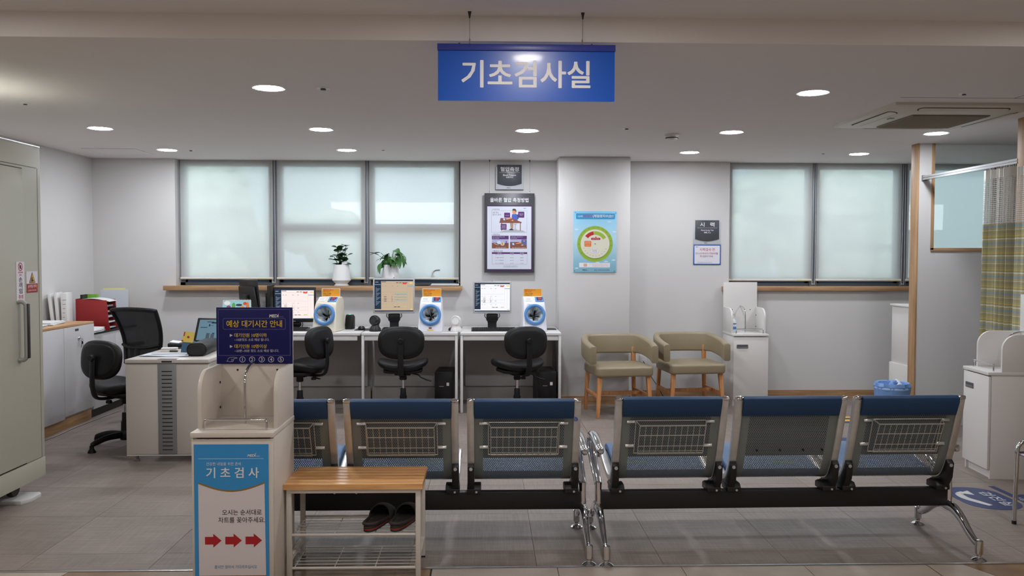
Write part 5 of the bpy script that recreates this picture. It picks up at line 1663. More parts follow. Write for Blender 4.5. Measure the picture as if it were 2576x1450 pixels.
MB().grid(lambda s, q: ((s - .5) * .37, (q - .5) * .21, .004 + .003 * math.sin(s * 7) * math.sin(q * 5 + 1)), 10, 6).build('sheet', M_PAPB, t, solid=.001)
MB().grid(lambda s, q: ((s - .5) * .30 + .01, (q - .5) * .05 + .03, .0066 + .003 * math.sin(s * 7) * math.sin(q * 2 + 3)), 10, 2).build('print', mat('faint_print', (170, 176, 186), .7), t)
t = thing('clipboard', 'black clipboard and white leaflet beyond the white device', 'clipboard', (-2.535, 7.03, DT), R(10))
MB().prism(rrect(.16, .22, .01, 3), 0, .012, 'z').build('board', M_BEZ, t, bevel=.002)
MB().box(-.07, .09, -.06, .10, .04, .043, Matrix.Rotation(R(8), 4, 'Y')).build('leaflet', M_PAP, t)
MB().obox((0, -.03, .027), (.15, .09, .03)).build('pen_tray', M_BLACK, t, bevel=.006)

# ================================================================== signs and posters on the wall
M_PLATE = mat('pale_grey_plate', (196, 200, 208), .35)
M_DPLATE = mat('charcoal_plate', (72, 76, 82), .35)
M_LOGOK = mat('logo_charcoal', (60, 60, 66), .5)
def room_sign(label, loc, k, title, eng, han, gap=None):
    t = thing('room_sign', label, 'sign', loc, 0, 'charcoal room signs')
    w, h = .290 * k, .236 * k
    MB().box(-w / 2, w / 2, -.006, 0, 0, h).build('backing_plate', M_PLATE, t, bevel=.001)
    dw = w * .88
    pts = [(-dw / 2, h * 1.09), (-dw / 2, h * .25)] + [(-dw / 2 + dw * i / 12, h * .25 - .10 * h * math.sin(PI * i / 12)) for i in range(1, 12)] + [(dw / 2, h * .25), (dw / 2, h * 1.09)]
    MB().prism(pts, -.014, -.006, 'y').build('front_plate', M_DPLATE, t, bevel=.001)
    tx = MB()
    put_text(tx, title, 0, h * .80, h * .19, -.0145, bold=.03, width=w * (.66 if gap is None else gap))
    tx.flat([(-w * .37, h * .745), (w * .37, h * .745), (w * .37, h * .752), (-w * .37, h * .752)], -.0145)
    put_text(tx, eng, 0, h * .595, h * .075, -.0145, bold=.03, width=w * .47)
    put_text(tx, han, 0, h * .50, h * .075, -.0145, bold=.01, width=w * .25)
    tx.build('lettering', M_PRINT, t, smooth=False)
    logo(t, -w * .10, h * .045, h * .042, -.0065, M_LOGOK, M_LOGOK, M_RED)
    return t
room_sign('charcoal sign reading 혈압측정 hung above the pressure poster', (.235, 8.925, 2.214), 1.0, '혈압측정', 'Blood Pressure', '血壓測定')
room_sign('charcoal sign reading 시력 above the blue framed notice', (2.335, 8.949, 1.642), 1.0, '시   력', 'Visual Acuity Test', '視力', .52)

# framed vision notice
t = thing('wall_notice', 'small white notice with a blue frame under the 시력 sign', 'notice', (2.339, 8.949, 1.426))
MB().box(-.147, .147, -.006, 0, 0, .214).build('frame', mat('notice_blue', (40, 92, 176), .4), t, bevel=.001)
MB().prism(rrect(.272, .192, .006, 3, 0, .107), -.0066, -.006, 'y').build('sheet', mat('notice_sheet', (226, 224, 232), .45), t)
put_text(put_text(put_text(put_text(MB(), '시력검사 전', 0, .146, .032, -.0072, bold=.015, width=.16), '안경(렌즈)', -.068, .110, .021, -.0072, 'l', .008, .086), '착용여부', .025, .110, .021, -.0072, 'l', .015, .070), '꼭!', -.078, .080, .021, -.0072, 'l', .02, .026).build('lettering', mat('notice_crimson', (190, 44, 66), .5), t, smooth=False)
put_text(put_text(put_text(put_text(MB(), '반드시', -.124, .110, .021, -.0072, 'l', .0, .052), '를', .096, .110, .021, -.0072, 'l', .0, .019), '말씀해 주세요.', -.044, .080, .021, -.0072, 'l', .0, .112), '한국건강관리협회 건강증진의원 서울서부지부', -.106, .020, .009, -.0072, 'l', .0, .160).build('lettering', M_LOGOK, t, smooth=False)
logo(t, -.124, .186, .007, -.0072, M_LOGOK, M_LOGOK, M_RED)
ring(MB(), .003, .006, 0, 360, -.0072, -.117, .0245, 14)

# hanging poster board about measuring blood pressure
M_PUR = mat('poster_purple', (88, 40, 110), .45)
M_PURD = mat('poster_deep_purple', (70, 30, 88), .45)
M_BRN = mat('poster_brown', (132, 78, 56), .5)
M_SKIN = mat('poster_skin', (226, 150, 104), .5)
M_BLUP = mat('poster_person_blue', (64, 96, 190), .5)
M_GRYP = mat('poster_grey', (150, 150, 156), .5)
t = thing('poster_board', 'tall charcoal hanging poster about measuring blood pressure', 'poster', (.234, 8.905, 1.340))
W, H = .262, .832
MB().box(-W, W, -.012, .012, 0, H).build('board', mat('charcoal_board', (70, 68, 74), .4), t, bevel=.0015)
fx = lambda px: (px - 490) / 858 * 2 * W
fz = lambda py: (1413 - py) / 1378 * H
rect = lambda mb, a, b, c, d_, y: mb.flat([(fx(a), fz(d_)), (fx(b), fz(d_)), (fx(b), fz(c)), (fx(a), fz(c))], y)
rect(MB(), 100, 880, 246, 1370, -.0125).build('purple_edge', M_PURD, t, smooth=False)
rect(MB(), 110, 868, 264, 1352, -.0130).build('sheet', mat('poster_sheet', (216, 220, 234), .45), t, smooth=False)
put_text(MB(), '올바른 혈압 측정방법', fx(488), fz(190), fz(115) - fz(190), -.0128, bold=.03, width=fx(815) - fx(160)).build('title_lettering', M_PRINT, t, smooth=False)
fr = MB()
frame_line(fr, fx(182), fx(793), fz(715), fz(335), .002, -.0135)
frame_line(fr, fx(190), fx(798), fz(1268), fz(1058), .002, -.0135)
fr.build('panel_lines', M_GRYP, t, smooth=False)
tx = MB()
put_text(tx, '✓수검자는', fx(185), fz(328), .016, -.0136, 'l', .01, fx(325) - fx(185))
put_text(tx, '5분 정도', fx(200), fz(386), .018, -.0136, 'l', .0, fx(308) - fx(200))
put_text(tx, '앉아서 휴식', fx(200), fz(424), .019, -.0136, 'l', .0, fx(345) - fx(200))
put_text(tx, '✓측정자는', fx(188), fz(765), .016, -.0136, 'l', .01, fx(330) - fx(188))
put_text(tx, '✓혈압의 기준', fx(190), fz(1052), .016, -.0136, 'l', .01, fx(378) - fx(190))
for y, a, b, c in ((1108, '정상(Normal)', '<120', '<80'), (1160, '고혈압 전단계', '120-139', '80-89'), (1208, '1기 고혈압', '140-159', '90-99'), (1258, '2기 고혈압', '160 이상', '100 이상')):
    put_text(tx, a, fx(320), fz(y), .010, -.0136, bold=0, width=.085)
    put_text(tx, b, fx(533), fz(y), .009, -.0136, bold=0, width=.036)
    put_text(tx, c, fx(706), fz(y), .009, -.0136, bold=0, width=.032)
put_text(tx, '한국건강관리협회 건강증진연구소', fx(392), fz(1306), .009, -.0136, 'l', 0, fx(632) - fx(392))
put_text(tx, 'Korea Association of Health Promotion', fx(392), fz(1320), .0065, -.0136, 'l', 0, fx(632) - fx(392))
tx.build('lettering', mat('poster_text', (72, 68, 84), .5), t, smooth=False)
pu = MB()
for a, b, c, d_ in ((400, 502, 372, 458), (640, 746, 354, 458), (340, 442, 566, 668)):
    pu.prism(rrect(fx(b) - fx(a), fz(c) - fz(d_), .006, 3, fx((a + b) / 2), fz((c + d_) / 2)), -.0137, -.0132, 'y')
rect(pu, 190, 478, 772, 834, -.0136); rect(pu, 503, 790, 772, 834, -.0136); rect(pu, 190, 798, 1058, 1088, -.0136)
pu.build('purple_panels', M_PUR, t, smooth=False)
tx = MB()
put_text(tx, '소매 걷기', fx(452), fz(428), .009, -.0140, bold=0, width=.042)
put_text(tx, '등받이에', fx(693), fz(402), .009, -.0140, bold=0, width=.040)
put_text(tx, '기대기', fx(693), fz(424), .009, -.0140, bold=0, width=.028)
put_text(tx, '다리 꼬지 말고', fx(391), fz(600), .008, -.0140, bold=0, width=.044)
put_text(tx, '발바닥을', fx(391), fz(622), .009, -.0140, bold=0, width=.036)
put_text(tx, '바닥에 붙이기', fx(391), fz(646), .009, -.0140, bold=0, width=.050)
for x0, s in ((205, '팔 걷기 전에 안정하고 휴식'), (516, '측정할 때에는 심장 높이에 두기')):
    put_text(tx, s, fx(x0), fz(800), .009, -.0140, 'l', 0, .125)
    put_text(tx, '검사 전에 확인', fx(x0), fz(822), .008, -.0140, 'l', 0, .065)
for x, s in ((320, '혈압 분류'), (533, '수축기혈압'), (706, '확장기혈압')):
    put_text(tx, s, fx(x), fz(1081), .009, -.0140, bold=0, width=.042)
put_text(tx, '금연, 카페인, 음주는 피하기', fx(345), fz(984), .008, -.0142, bold=0, width=.11)
put_text(tx, '팔은 심장 높이로 두고 편안하게', fx(655), fz(984), .008, -.0142, bold=0, width=.14)
tx.build('white_lettering', M_PRINT, t, smooth=False)
poly = lambda mb, pts, y: mb.flat([(fx(a), fz(b)) for a, b in pts], y)
disc = lambda mb, cx, cy, rx, ry, y: mb.flat([(fx(cx) + rx * math.cos(2 * PI * i / 18), fz(cy) + ry * math.sin(2 * PI * i / 18)) for i in range(18)], y)
g = MB(); poly(g, [(310, 710), (420, 672), (560, 662), (720, 680), (770, 710)], -.0134); poly(g, [(560, 560), (630, 560), (600, 590), (600, 650), (625, 668), (550, 668), (580, 650), (580, 590)], -.0135)
g.build('floor_and_stool', mat('poster_pale_grey', (178, 180, 188), .5), t, smooth=False)
g = MB(); poly(g, [(500, 550), (560, 550), (556, 650), (512, 650)], -.0136); g.build('trousers', mat('poster_trousers', (168, 142, 122), .5), t, smooth=False)
g = MB(); poly(g, [(480, 665), (520, 645), (560, 660), (560, 676), (500, 676)], -.0137); g.build('shoes', M_INK, t, smooth=False)
g = MB(); poly(g, [(600, 400), (646, 402), (648, 480), (610, 498)], -.0136); g.build('chair_back', mat('poster_navy', (62, 66, 90), .5), t, smooth=False)
g = MB(); poly(g, [(535, 400), (600, 390), (628, 420), (630, 515), (548, 515), (530, 440)], -.0138); g.build('shirt', M_BLUP, t, smooth=False)
g = MB(); disc(g, 572, 358, .021, .026, -.0139); poly(g, [(424, 480), (520, 446), (535, 462), (520, 476), (440, 494)], -.0143); poly(g, [(520, 500), (555, 492), (560, 512), (535, 518)], -.0143)
poly(g, [(590, 910), (690, 878), (700, 900), (610, 916)], -.0141); poly(g, [(690, 930), (725, 915), (730, 940), (700, 946)], -.0141)
g.build('skin', M_SKIN, t, smooth=False)
g = MB(); poly(g, [(536, 330), (548, 306), (580, 300), (606, 318), (610, 360), (600, 366), (590, 338), (556, 336)], -.0141); g.build('hair', mat('poster_hair', (74, 56, 52), .5), t, smooth=False)
g = MB(); poly(g, [(340, 464), (540, 470), (700, 535), (700, 552), (318, 550)], -.0140); g.build('desk_brown', M_BRN, t, smooth=False)
for q in ((352, 366), (672, 685)):
    rect(MB(), *q, 550, 684, -.0135).build('desk_leg_print', M_BRN, t, smooth=False)
g = MB(); poly(g, [(190, 896), (478, 896), (478, 992), (190, 992)], -.0135); g.build('brown_field', M_BRN, t, smooth=False)
g = MB(); poly(g, [(503, 880), (660, 880), (790, 940), (790, 992), (503, 992)], -.0135)
g.build('brown_field', M_BRN, t, smooth=False)
g = MB(); rect(g, 190, 478, 836, 896, -.0134); rect(g, 503, 790, 836, 880, -.0134); g.build('lilac_fields', mat('poster_lilac', (176, 178, 214), .5), t, smooth=False)
g = MB(); poly(g, [(700, 838), (790, 838), (790, 940), (730, 940), (690, 900)], -.0139); poly(g, [(372, 468), (410, 466), (428, 510), (388, 516)], -.0142); poly(g, [(528, 892), (572, 888), (584, 940), (540, 944)], -.0142)
g.build('blue_shapes', mat('poster_slate_blue', (78, 104, 150), .5), t, smooth=False)
g = MB(); poly(g, [(382, 474), (408, 472), (418, 500), (392, 504)], -.0144); poly(g, [(538, 900), (568, 898), (576, 930), (548, 932)], -.0144); disc(g, 310, 888, .020, .018, -.0140); disc(g, 372, 910, .022, .020, -.0140); poly(g, [(230, 904), (300, 930), (302, 936), (228, 912)], -.0140)
g.build('pale_shapes', mat('poster_ice', (206, 220, 232), .5), t, smooth=False)
g = MB(); rect(g, 356, 388, 886, 932, -.0143); g.build('glass', mat('poster_amber', (206, 152, 60), .5), t, smooth=False)
put_text(MB(), '?', fx(435), fz(935), .042, -.0143, bold=.03).build('question_mark', M_PUR, t, smooth=False)
disc(MB(), 745, 862, .008, .008, -.0143).build('heart', mat('poster_pink', (220, 120, 140), .5), t, smooth=False)
logo(t, fx(732), fz(302), .007, -.0136, M_LOGOK, M_LOGOK, M_RED)
ring(MB(), .004, .009, 0, 360, -.0136, fx(366), fz(1305), 18)
for x in (-.208, .212):
    w_ = MB().tube([(x, 0, H), (x, 0, CEIL - 1.340)], .0009, 5).build('wire', MATS['steel_wire'], t)
    MB().lathe([(.004, 0), (.004, .02), (.002, .028)], 8, (x, 0, H)).build('hook', M_CHROME, w_)
    MB().lathe([(.003, -.022), (.005, -.008), (.006, 0)], 8, (x, 0, CEIL - 1.340)).build('ceiling_anchor', M_SPR, w_)

# body mass wheel poster on the pillar
t = thing('wheel_poster', 'light blue poster with a green turning wheel on the pillar', 'poster', (1.095, 8.579, 1.350))
W, H = .219, .620
M_LB = bpy.data.materials.new('poster_sky_gradient'); M_LB.use_nodes = True
nt = M_LB.node_tree; tc = nt.nodes.new('ShaderNodeTexCoord'); sp_ = nt.nodes.new('ShaderNodeSeparateXYZ'); cr = nt.nodes.new('ShaderNodeValToRGB')
nt.links.new(tc.outputs['Generated'], sp_.inputs[0]); nt.links.new(sp_.outputs[2], cr.inputs['Fac']); nt.links.new(cr.outputs[0], nt.nodes['Principled BSDF'].inputs['Base Color'])
cr.color_ramp.elements[0].color = (*lin((142, 200, 224)), 1); cr.color_ramp.elements[1].color = (*lin((120, 196, 232)), 1)
e_ = cr.color_ramp.elements.new(.55); e_.color = (*lin((182, 218, 236)), 1)
MB().box(-W, W, -.008, 0, 0, H).build('board', M_LB, t, bevel=.001)
fx = lambda px: (px - 580) / 940 * 2 * W
fz = lambda py: (1400 - py) / 1340 * H
MB().prism(rrect(.396, .058, .008, 4, fx(588), fz(172)), -.0086, -.008, 'y').build('title_bar', mat('poster_mid_blue', (64, 154, 208), .45), t)
put_text(put_text(MB(), '나의', fx(205), fz(194), .020, -.009, 'l', .03, fx(302) - fx(205)), '(체질량지수)는?', fx(530), fz(206), .034, -.009, 'l', .03, fx(975) - fx(530)).build('lettering', M_PRINT, t, smooth=False)
put_text(MB(), '비만도', fx(330), fz(194), .027, -.009, 'l', .03, fx(522) - fx(330)).build('lettering', mat('poster_magenta', (190, 60, 100), .5), t, smooth=False)
cx, cz = fx(580), fz(775)
gw = MB(); ring(gw, .120, .1815, 0, 360, -.0088, cx, cz, 64)
gw.build('green_ring', mat('wheel_green', (152, 186, 62), .45), t, smooth=False)
MB().prism([(cx + .1465 * math.cos(2 * PI * i / 56), cz + .1465 * math.sin(2 * PI * i / 56)) for i in range(56)], -.0135, -.0088, 'y').build('turning_disc', mat('wheel_cream', (226, 224, 204), .45), t)
s1 = MB(); ring(s1, .092, .128, 98, 142, -.0139, cx, cz, 14); s1.build('red_sector', mat('wheel_red', (190, 44, 40), .45), t, smooth=False)
s2 = MB(); ring(s2, .092, .128, 30, 97, -.0139, cx, cz, 20); s2.build('green_sector', mat('wheel_leaf', (160, 190, 66), .45), t, smooth=False)
MB().prism(rrect(.094, .022, .008, 4, fx(593), fz(665)), -.0142, -.0136, 'y').prism([(fx(585), fz(640)), (fx(612), fz(640)), (fx(598), fz(600))], -.0142, -.0136, 'y').build('red_flag', mat('wheel_crimson', (186, 34, 66), .45), t, smooth=False)
MB().prism(rrect(.070, .058, .008, 4, fx(422), fz(772)), -.0142, -.0136, 'y').build('orange_tab', mat('wheel_orange', (232, 122, 44), .45), t)
el, ei = MB(), MB()
el.flat([(fx(568) + .043 * math.cos(2 * PI * i / 28), fz(930) + .028 * math.sin(2 * PI * i / 28)) for i in range(28)], -.0138)
ei.flat([(fx(568) + .0415 * math.cos(2 * PI * i / 28), fz(930) + .0265 * math.sin(2 * PI * i / 28)) for i in range(28)], -.0141)
el.build('bubble_edge', mat('wheel_pink', (206, 110, 140), .5), t, smooth=False); ei.build('bubble', M_PRINT, t, smooth=False)
tx = MB()
put_text(tx, '당신의 비만도는?', fx(593), fz(676), .010, -.0146, bold=0, width=.072)
for z, s in ((742, '키와 체중을'), (770, '맞추면'), (815, '비만도를 확인')):
    put_text(tx, s, fx(422), fz(z), .009, -.0146, bold=0, width=.054)
tx.build('white_lettering', M_PRINT, t, smooth=False)
tx = MB()
for z, s in ((912, '비만도는'), (936, '정상체중을'), (962, '지켜주세요')):
    put_text(tx, s, fx(568), fz(z), .008, -.0146, bold=0, width=.052)
sn = MB()
for k in range(10):
    a = R(200 + k * 15)
    put_text(sn, str(130 + 5 * k), cx + .122 * math.cos(a), cz + .122 * math.sin(a) - .004, .007, -.0140, bold=0)
for k in range(14):
    a = R(215 - k * 17)
    put_text(sn, str(30 + 5 * k), cx + .165 * math.cos(a), cz + .165 * math.sin(a) - .004, .009, -.0092, bold=0)
sn.build('scale_lettering', mat('poster_slate_text', (74, 86, 96), .5), t, smooth=False)['kind'] = 'stuff'
put_text(tx, '한국건강관리협회', fx(650), fz(1364), .014, -.0086, 'l', .0, fx(895) - fx(650))
tx.build('lettering', mat('poster_slate_text', (74, 86, 96), .5), t, smooth=False)
MB().prism(rrect(.312, .046, .004, 3, fx(572), fz(1240)), -.0086, -.008, 'y').build('note_strip', M_PRINT, t)
tx = MB()
for z in (1225, 1250, 1275):
    put_text(tx, '비만도 (체질량지수) 판정 기준표를 확인하고 관리하세요', fx(885), fz(z), .0075, -.009, 'r', 0, .17 if z > 1230 else .20)
tx.build('fine_print', mat('poster_rust', (176, 110, 96), .5), t, smooth=False)
MB().prism(rrect(.036, .032, .006, 3, fx(370), fz(1240)), -.009, -.0086, 'y').build('pink_icon', mat('poster_peach', (226, 176, 160), .5), t)
cl = MB()
for x, y in ((890, 290), (1000, 510), (180, 460), (820, 1160), (985, 1130), (180, 1310), (640, 1178)):
    for dx, r_ in ((-.012, .007), (0, .010), (.012, .007)):
        cl.flat([(fx(x) + dx + r_ * 1.3 * math.cos(2 * PI * i / 12), fz(y) + r_ * .7 * math.sin(2 * PI * i / 12)) for i in range(12)], -.0083 - .0001 * (dx + .012) / .012)
cl.build('cloud_print', mat('poster_cloud', (214, 230, 240), .5), t, smooth=False, weld=False)
logo(t, fx(305), fz(1362), .013, -.0086, M_LOGOK, M_LOGOK, M_RED)
rg = MB(); ring(rg, .004, .0085, 60, 300, -.0086, fx(588), fz(1350), 18); rg.build('ring_emblem', mat('emblem_blue', (40, 110, 180), .5), t, smooth=False)
rg = MB(); ring(rg, .003, .007, -120, 120, -.0087, fx(615), fz(1352), 18); rg.build('ring_emblem', mat('emblem_red', (206, 60, 60), .5), t, smooth=False)
for x, z in ((152, 90), (1027, 103), (133, 1368), (1005, 1375)):
    MB().cyl((fx(x), -.010, fz(z)), (fx(x), -.0075, fz(z)), .0038, 10).build('screw', M_DARKHOLE, t)
MB().cyl((cx, -.0155, cz), (cx, -.013, cz), .005, 12).build('pivot', M_SPR, t)

# wall sockets behind the beige chairs
for k, x in enumerate((1.565, 1.665)):
    t = thing('wall_socket', ('white wall socket near the pillar edge behind the beige chairs', 'white wall socket next to the other, behind the beige chairs')[k], 'socket', (x, 8.95, .345), 0, 'wall sockets')
    MB().prism(rrect(.072, .115, .006, 3, 0, .06), -.008, 0, 'y').build('cover', M_WHITE, t, bevel=.002)
    MB().cyl((0, -.0095, .06), (0, -.007, .06), .019, 16).build('outlet', M_PRINT, t)
    for s in (-1, 1):
        MB().cyl((s * .009, -.0100, .06), (s * .009, -.0090, .06), .0025, 8).build('pin_hole', M_DARKHOLE, t)
cb = MB().tube(smooth_path([(1.665, 8.93, .40), (1.70, 8.85, .30), (1.78, 8.75, .16), (1.86, 8.72, .03), (1.97, 8.74, .006)], 6), .004, 6).build('power_cable', M_BLACK, None)
tag(cb, 'thin black cable hanging from the wall socket', 'cable')

# ================================================================== plants and papers on the sill
M_POT = mat('white_ceramic', (230, 229, 230), .3)
M_LEAF1 = mat('dark_glossy_leaf', (34, 70, 34), .3, noise=.25, nscale=12)
M_LEAF2 = mat('green_pointed_leaf', (62, 110, 52), .35, noise=.25, nscale=12)
M_STEM = mat('green_stem', (84, 110, 62), .6)
def leaf_mesh(L, Wd, tip, droop, cup):
    mb = MB()
    def fn(s, q):
        prof = math.sin(PI * min(1, q) ** tip) ** .8
        x = (s * 2 - 1) * Wd / 2 * prof
        return (x, q * L, -droop * q * q + cup * (s * 2 - 1) ** 2 * prof * Wd)
    return mb.grid(fn, 4, 9)
def plant(label, loc, kind, seed):
    t = thing('potted_plant', label, 'plant', loc, 0, 'plants on the window sill')
    pot = MB().lathe([(.040, .0), (.075, .0), (.078, .006), (.062, .020), (.060, .028)], 28).build('saucer', M_POT, t)
    MB().lathe([(.060, .026), (.066, .028), (.097, .060), (.096, .066), (.078, .222), (.072, .223), (.069, .19), (.001, .185)], 40).build('pot', M_POT, t)
    MB().lathe([(.001, .196), (.070, .195), (.070, .185)], 24).build('soil', mat('dark_soil', (60, 48, 38), .9), t)
    rd = random.Random(seed)
    M = M_LEAF1 if kind == 1 else M_LEAF2
    protos = [leaf_mesh(.085, .062, .95, .01, .12), leaf_mesh(.07, .055, .9, .02, .08)] if kind == 1 else [leaf_mesh(.15, .080, .62, .05, .10), leaf_mesh(.125, .070, .6, .07, .12)]
    pm = []
    stems = []
    if kind == 1:
        for k, (sx_, sy_, top) in enumerate(((-.035, .0, .395), (.035, .01, .405), (.0, -.025, .36), (-.055, -.02, .30), (.05, -.025, .31))):
            st = MB().tube(smooth_path([(sx_ * .3, sy_ * .3, .19), (sx_ * .8, sy_ * .8, .19 + (top - .19) * .5), (sx_ * 1.25, sy_ * 1.25, top)], 4), .004, 6).build('stem', M_STEM, t)
            for lv in range(5 if top > .35 else 3):
                z = .22 + (top - .215) * lv / (4 if top > .35 else 2)
                f_ = (z - .19) / (top - .19)
                for s in (0, 1):
                    a = lv * 1.57 + k * .8 + s * PI + rd.uniform(-.3, .3)
                    stems.append(((sx_ * (.3 + .95 * f_), sy_ * (.3 + .95 * f_), z), a, rd.uniform(10, 50), rd.uniform(.8, 1.15)))
    else:
        for k in range(21):
            a = k * 2.399 + rd.uniform(-.3, .3)
            rr = .03 + .105 * (k % 7) / 6
            z = .235 + .19 * rd.random() * (1 - .4 * rr / .13) + (.03 if k % 3 == 0 else 0)
            p0 = (rd.uniform(-.02, .02), rd.uniform(-.02, .02), .19)
            y_ = rr * math.sin(a) * .55 - .035
            p2 = (rr * math.cos(a), y_, z)
            MB().tube(smooth_path([p0, (p2[0] * .45, p2[1] * .45, .19 + (z - .19) * .65), p2], 4), .0026, 5).build('stem', M_STEM, t)
            stems.append((p2, a + rd.uniform(-.5, .5), rd.uniform(-60, 35), rd.uniform(.75, 1.1)))
    for k, (p, a, el, sc_) in enumerate(stems):
        i = k % 2
        if len(pm) <= i:
            o = protos[i].build('leaf', M, t)
            pm.append(o)
        else:
            o = share(pm[i], t)
        if math.sin(a) > .0:
            a = -a
        o.location = p
        o.rotation_euler = (R(el), R(rd.uniform(-25, 25)), a - PI / 2)
        o.scale = (sc_, sc_, sc_)
    return t
p1 = plant('short plant with dark round leaves in a white pot on the sill', (-1.523, 8.916, SILL), 1, 4)
MB().prism([(-.028, 0), (.03, .004), (.034, .03), (.012, .042), (-.02, .036)], -.001, .001, 'y', Matrix.Translation((.035, -.05, .215)) @ Matrix.Rotation(R(20), 4, 'Z')).build('name_card', M_PAP, p1)
plant('taller plant with pointed green leaves in a white pot, behind the silver monitor', (-1.008, 8.912, SILL), 2, 11)
t = thing('folder_stack', 'flat stack of white folders at the end of the sill', 'folder', (-.445, 8.955, SILL))
for k, (m_, th) in enumerate(((M_SPR, .006), (M_PAP, .006), (M_PAPB, .005), (M_PAP, .006))):
    MB().box(-.150 + .004 * k, .150, -.07 + .003 * k, .06, sum((.006, .006, .005, .006)[:k]), sum((.006, .006, .005, .006)[:k]) + th - .0006).build('folder', m_, t, bevel=.001)
t = thing('black_tray', 'thin black tray lying on the sill beside the white folders', 'tray', (-.685, 8.955, SILL))
MB().prism(rrect(.15, .12, .02, 4), 0, .006, 'z').build('base', M_BLACK, t)
MB().tube([(*p, .010) for p in rrect(.15, .12, .02, 4)], .005, 6, closed=True).build('rim', M_BLACK, t)

# ================================================================== right side: sanitizer, cabinet, bin, curtains, floor stickers, chrome chair
t = thing('sanitizer_bottle', 'white pump bottle with a blue label on the small chart stand', 'bottle', (2.555, 8.70, .730))
MB().lathe([(.001, 0), (.030, 0), (.032, .004), (.032, .105), (.028, .122), (.014, .135), (.013, .150)], 24).build('bottle', mat('bottle_white', (226, 228, 236), .3), t)
MB().lathe([(.0325, .03), (.0326, .031), (.0326, .058), (.0325, .059)], 24).build('blue_label', mat('bottle_blue', (74, 130, 190), .4), t)
MB().lathe([(.0325, .082), (.0326, .083), (.0326, .092), (.0325, .093)], 24).build('label_line', mat('bottle_navy', (80, 100, 140), .4), t)
MB().lathe([(.014, .148), (.016, .150), (.016, .165), (.005, .168), (.004, .190)], 16).tube([(0, 0, .188), (0, 0, .198)], .012, 12).tube([(0, 0, .195), (-.02, -.012, .195), (-.034, -.02, .190)], .005, 8).build('pump', M_WHITE, t)

t = thing('white_cabinet', 'narrow white cabinet half hidden behind the timber edged partition', 'cabinet', (4.105, 7.88, 0))
MB().box(-.19, .20, -.18, .18, .5, 1.045).build('upper_case', M_WHITE, t, bevel=.002)
MB().box(-.205, .21, -.19, .19, 0, .5).build('lower_case', M_WHITE, t, bevel=.002)
MB().box(-.205, .21, -.195, .195, 1.045, 1.062).build('top', M_WHITE, t, bevel=.002)
for z in (.97, .93, .82, .56):
    MB().cyl((-.15 + .04 * (z < .9), -.183, z), (-.15 + .04 * (z < .9), -.179, z), .007, 10).build('screw_cap', M_PAP, t)

M_BAG = mat('blue_bin_liner', (112, 150, 206), .35)
t = thing('waste_bin', 'white waste bin with a crumpled blue liner beside the partition', 'bin', (3.49, 7.16, 0))
MB().lathe([(.105, 0), (.11, .004), (.138, .40), (.134, .40), (.106, .01), (.001, .01)], 32).build('bin', mat('bin_white', (206, 210, 222), .5), t)
rd = random.Random(3)
jj = [rd.uniform(-1, 1) for _ in range(400)]
MB().lathe([(.133, .27), (.140, .31), (.144, .37), (.148, .405), (.138, .432), (.118, .428), (.10, .39), (.07, .37), (.03, .365)], 48, jitter=lambda i, j: .006 * jj[(i * 48 + j) % 400] * (.4 if i < 2 else 1.2), caps=False).build('liner', M_BAG, t, angle=25)
MB().lathe([(.1455, .375), (.149, .385), (.1455, .395)], 40).build('liner_tie', mat('liner_light', (150, 180, 222), .4), t)
for k in range(7):
    a, r_ = rd.uniform(0, 6.28), rd.uniform(0, .07)
    s_ = rd.uniform(.028, .045)
    MB().lathe([(max(1e-4, s_ * math.sin(PI * i / 5)), .395 + .03 * rd.random() - s_ * math.cos(PI * i / 5)) for i in range(6)], 7, (r_ * math.cos(a), r_ * math.sin(a), 0), jitter=lambda i, j: rd.uniform(-.3, .3) * s_ if 0 < i < 5 else 0).build('crumpled_waste', (M_BAG, M_BAG, mat('waste_white', (220, 226, 236), .6))[k % 3], t, smooth=False)

# ---- curtain rail and curtains
t = thing('curtain_rail', 'white aluminium curtain rail along the bay by the partition', 'curtain rail', (3.882, 0, 2.213))
MB().prism([(-.018, -.018), (.018, -.018), (.018, -.004), (.012, 0), (.018, .004), (.018, .018), (-.018, .018), (-.018, .004), (-.012, 0), (-.018, -.004)], 6.097, 7.44, 'y').build('rail', mat('rail_white_aluminium', (216, 218, 220), .25, .6), t)
MB().box(-.022, .022, 7.433, 7.4445, -.024, .024).build('wall_bracket', M_HANDLE, t)
for k in range(12):
    MB().tube([(.006 * math.sin(k * 2), 6.14 + k * .034, -.018), (.006 * math.sin(k * 2), 6.14 + k * .034, -.034)], .003, 6).build('glider', M_WHITE, t)

